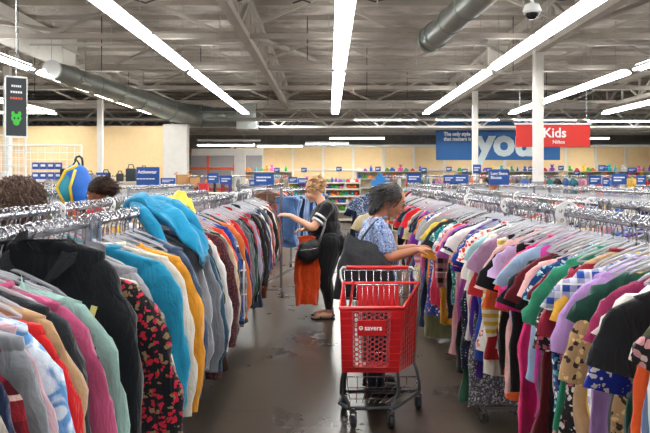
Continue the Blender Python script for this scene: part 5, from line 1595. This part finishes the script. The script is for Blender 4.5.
for u, (x0, nm) in enumerate(((-1.5, 'left toy shelves'), (-.15, 'right toy shelves'))):
    t = thing('shelf_unit', 'cream ' + nm + ' full of colourful toys', 'shelf', (x0 + .65, YS, 0))
    MB().box((0, .22, .8), (1.3, .03, 1.6)).build('back_panel', solid('shelf_back', 'b5aa96', .6), t)
    for sx in (-.64, .64): MB().box((sx, 0, .8), (.03, .45, 1.6)).build('side_panel', shelf_c, t)
    for z, ln in lev: MB().box((0, 0, z - .02), (1.26, .44, .035)).box((0, -.22, z - .02), (1.26, .02, .06)).build('shelf', shelf_c, t)
    for z, ln in lev[1:]:
        x = -.55
        while x < .56:
            cn, lst = rnd.choice(toy_me); nm2, me = rnd.choice(lst)
            o = link(nm2, me); o.location = (x0 + .65 + x, YS - .08, z); o.rotation_euler = (0, 0, rnd.uniform(-.6, .6)); k = rnd.uniform(.75, 1.0); o.scale = (k, k, k * .9)
            tag(o, f'{cn} {nm2.replace("_", " ")} on the {ln} shelf of the {nm}', 'toy', 'toys on the ' + nm)
            x += rnd.uniform(.13, .22)

# shelves along the back wall with small goods
for u, (xa, xb, nm) in enumerate(((-5.3, -2.0, 'back shelf left of centre'), (1.5, 5.4, 'back shelf below blue banner'), (7.0, 12.5, 'back shelf below red sign'), (13, 18.5, 'back shelf at far right'))):
    Yq = 35.6
    t = thing('shelf_unit', 'pale long ' + nm, 'shelf', ((xa + xb) / 2, Yq, 0))
    MB().box((0, .26, 1.0), (xb - xa, .03, 2.0)).build('back_panel', solid('shelf_back', 'b5aa96', .6), t)
    for z in (.6, 1.1, 1.6, 2.0): MB().box((0, 0, z - .02), (xb - xa, .5, .04)).build('shelf', shelf_c, t)
    for s in (-1, 1): MB().box((s * (xb - xa) / 2, 0, 1.0), (.05, .5, 2.0)).build('side_panel', shelf_c, t)
    for z, ln in ((1.6, 'middle'), (2.0, 'top')):
        x = xa + .15
        while x < xb - .1:
            for _ in range(12):
                cn, lst = rnd.choice(toy_me); nm2, me = rnd.choice(lst)
                if (cn, nm2, ln, nm) not in used_labels: break
            used_labels.add((cn, nm2, ln, nm))
            o = link(nm2, me); o.location = (x, Yq - .1, z); o.rotation_euler = (0, 0, rnd.uniform(-.6, .6)); k = rnd.uniform(1.0, 1.5); o.scale = (k, k, k)
            tag(o, f'{cn} {nm2.replace("_", " ")} on the {ln} board of the {nm}', 'toy', 'goods on the ' + nm)
            x += rnd.uniform(.25, .5)

# ------------------------------------------------------------------ left background: grid walls, packs, backpack, cane
def grid(name, label, c, w, h, nx, nz, rz=0):
    t = thing(name, label, 'grid wall', c, rz)
    m = MB()
    for i in range(nx + 1): m.tube([(-w / 2 + w * i / nx, 0, 0), (-w / 2 + w * i / nx, 0, h)], .004, 5)
    for j in range(nz + 1): m.tube([(-w / 2, 0, h * j / nz), (w / 2, 0, h * j / nz)], .004, 5)
    m.build('wire_grid', plastic_white, t)
    m = MB()
    for s in (-1, 1): m.tube([(s * w / 2, 0, 0), (s * w / 2, 0, h)], .012, 8)
    m.tube([(-w / 2, 0, h), (w / 2, 0, h)], .012, 8); m.build('frame', plastic_white, t)
    for s in (-1, 1): MB().bar((s * w / 2, -.25, .02), (s * w / 2, .25, .02), .03).build('foot', plastic_white, t)
    return t


grid('grid_wall', 'wide white wire grid wall behind the curly-haired person', (-3.95, 8.6, 0), 1.35, 2.06, 14, 22)
grid('grid_wall', 'narrow tall white wire grid beside the dark banner', (-3.9, 8.0, 0), .3, 2.15, 4, 24, .4)
grid('grid_wall', 'white wire grid wall reaching the left edge', (-4.55, 8.2, 0), .55, 2.0, 6, 22)
pk = MB().box((0, 0, 0), (.09, .03, .09), bev=.006).mesh('pack', solid('pack_blue', '2656b0', .4))
pl = MB().box((0, -.017, .005), (.06, .003, .03)).mesh('label', white_letter)
for i in range(4):
    for j in range(2):
        o = link('pack', pk); o.location = (-3.86 + i * .1 , 8.56, 1.66 + j * .13)
        tag(o, f'blue packet on the wide grid wall, {("first", "second", "third", "fourth")[i]} in the {("lower", "upper")[j]} row', 'packet', 'blue packets on the wide grid wall'); link('label', pl, o)
for i, (cn, cc) in enumerate((('orange', 'e3a24e'), ('white', 'e4e4e4'), ('pink', 'd48a9a'), ('dark', '2a2c34'), ('teal', '2f8fa0'), ('grey', '8d9096'))):
    o = link('pack', MB().box((0, 0, 0), (.1, .04, .15), bev=.01).mesh('pack', solid('pouch_' + cn, cc, .6))); o.location = (-4.45 + i * .19 + (.4 if i > 2 else 0), 8.54, 1.68 - .04 * (i % 3))
    tag(o, f'{cn} pouch hanging on the wide grid wall', 'pouch')
t = thing('backpack', 'blue and yellow backpack hanging near the hooked black cane', 'backpack', (-2.72, 7.0, 1.53), .5)
t.scale = (1.35, 1.3, 1.25)
mb = MB().ell((0, 0, 0), (.13, .09, .17)).ell((.03, 0, -.06), (.13, .09, .13)).ell((0, 0, .1), (.1, .07, .1))
mb.blob('bag_body', solid('backpack_blue', '1f6fd6', .5), t, .012, 3)
MB().ell((-.09, -.05, -.02), (.055, .05, .13)).build('side_pocket', solid('backpack_teal', '1b8ea8', .5), t, True)
MB().tube([(-.1, -.09, -.14), (-.15, -.06, 0), (-.09, -.08, .14), (0, -.08, .19)], .014, 6).tube([(-.04, -.1, -.15), (-.06, -.1, 0), (-.02, -.1, .15)], .012, 6).build('piping', solid('backpack_yellow', 'e2c22a', .5), t, True)
MB().tube([(-.03, 0, .18), (0, 0, .24), (.03, 0, .18)], .01, 6).build('handle', plastic_black, t, True)
p = P(80, 172, 7.6)
t = thing('walking_cane', 'black hooked cane handle rising above the grid wall', 'cane', (p.x, p.y, 0))
MB().tube([(.03, 0, 0.0), (.03, 0, 1.82), (.022, 0, 1.86), (-.005, 0, 1.885), (-.04, 0, 1.875), (-.055, 0, 1.845), (-.055, 0, 1.815)], .013, 10).build('shaft', plastic_black, t, True)
for i, (px, w, h, c, nm) in enumerate(((106, 9, 9, '1c1d22', 'black handbag left of the blue sign'), (131, 10, 13, '24313a', 'dark slate tote beside the white post'), (144, 7, 12, '3c342e', 'brown shoulder bag near the Activewear sign'), (120, 7, 8, '2c2e36', 'charcoal purse right of the white post'), (90, 8, 8, '222428', 'black bag hanging by the cane'))):
    Yq = 19.0; p = P(px, 174 + i % 2, Yq); p.z = 1.53 + h * Yq / 1300
    t = thing('handbag', nm, 'bag', (p.x, Yq, p.z))
    w_, h_ = w * Yq / 650, h * Yq / 650
    MB().box((0, 0, 0), (w_, .12, h_), bev=.03).build('bag_body', solid('bag_' + c, c, .5), t, True)
    MB().tube([(-w_ * .3, 0, h_ / 2), (-w_ * .2, 0, h_ * .8), (w_ * .2, 0, h_ * .8), (w_ * .3, 0, h_ / 2)], .015, 6).build('handle', plastic_black, t, True)
t = thing('display_table', 'long pale display counter below the handbags', 'counter', (-6.4, 19.1, 0))
MB().box((0, 0, 1.5), (3.6, .5, .05)).build('top', shelf_c, t); MB().box((0, 0, .74), (3.5, .4, 1.48)).build('body', shelf_c, t)

# stockroom and boxes
t = thing('pallet_rack', 'orange pallet rack standing inside the stockroom opening', 'storage rack', (-7.2, 36, 0))
o_m = solid('rack_orange', 'c8502a', .5)
for x in (-1.3, .5, 2.0): MB().box((x, 0, 1.7), (.12, .1, 3.4)).build('upright', o_m, t)
for z in (1.0, 2.15, 3.1): MB().box((.3, 0, z), (3.3, .08, .14)).build('beam', o_m, t)
card = solid('cardboard', 'b98d5e', .8, vary=.06)
for i, (px, py, w, h, lab) in enumerate(((183, 180, 12, 11, 'open cardboard box left of the red bin'), (194, 182, 10, 9, 'smaller cardboard box leaning by the open one'))):
    Yq = 17.5; p = P(px, py, Yq); w_, h_ = w * Yq / 650, h * Yq / 650
    t = thing('cardboard_box', lab, 'box', (p.x, Yq, p.z), .4)
    MB().box((0, 0, 0), (w_, w_, h_)).build('carton', card, t)
    for s in (-1, 1): MB().box((s * w_ * .6, 0, h_ * .6), (w_ * .3, w_, .01), Matrix.Rotation(s * .7, 3, 'Y')).build('flap', card, t)
p = P(190, 188, 17.5)
t = thing('display_table', 'low table carrying the cardboard boxes and red bin', 'table', (p.x + .2, 17.6, 0))
MB().box((0, 0, 1.22), (1.5, .7, .04)).build('top', shelf_c, t)
for sx in (-.7, .7):
    for sy in (-.3, .3): MB().box((sx, sy, .6), (.05, .05, 1.2)).build('leg', frame_grey, t)
t = thing('storage_bin', 'red bin on the table behind the left racks', 'bin', (P(204, 184, 17.5).x, 17.5, 1.24))
MB().loft([[(s * .12, u * .1, z) for s, u in ((-1, -1), (1, -1), (1, 1), (-1, 1))] for z in (0, .24)], capends=False).box((0, 0, .01), (.24, .2, .02)).box((0, 0, .24), (.3, .24, .02)).build('tub', solid('bin_red', 'c2232a', .5), t)
t = thing('garment_stand', 'chrome display stand carrying the outward-facing dresses by the aisle', 'clothes stand', (.68, 10.15, 0))
MB().cyl((0, 0, .05), (0, 0, 1.5), .018, 10).build('pole', chrome, t, True)
MB().bar((-.25, -.2, .02), (.25, .2, .02), .03).bar((-.25, .2, .02), (.25, -.2, .02), .03).build('base', chrome, t)
MB().bar((-.15, -.32, 1.42), (0, 0, 1.42), .015).bar((.14, .2, 1.42), (0, 0, 1.42), .015).bar((-.12, .22, 1.36), (0, 0, 1.36), .015).build('arm', chrome, t)
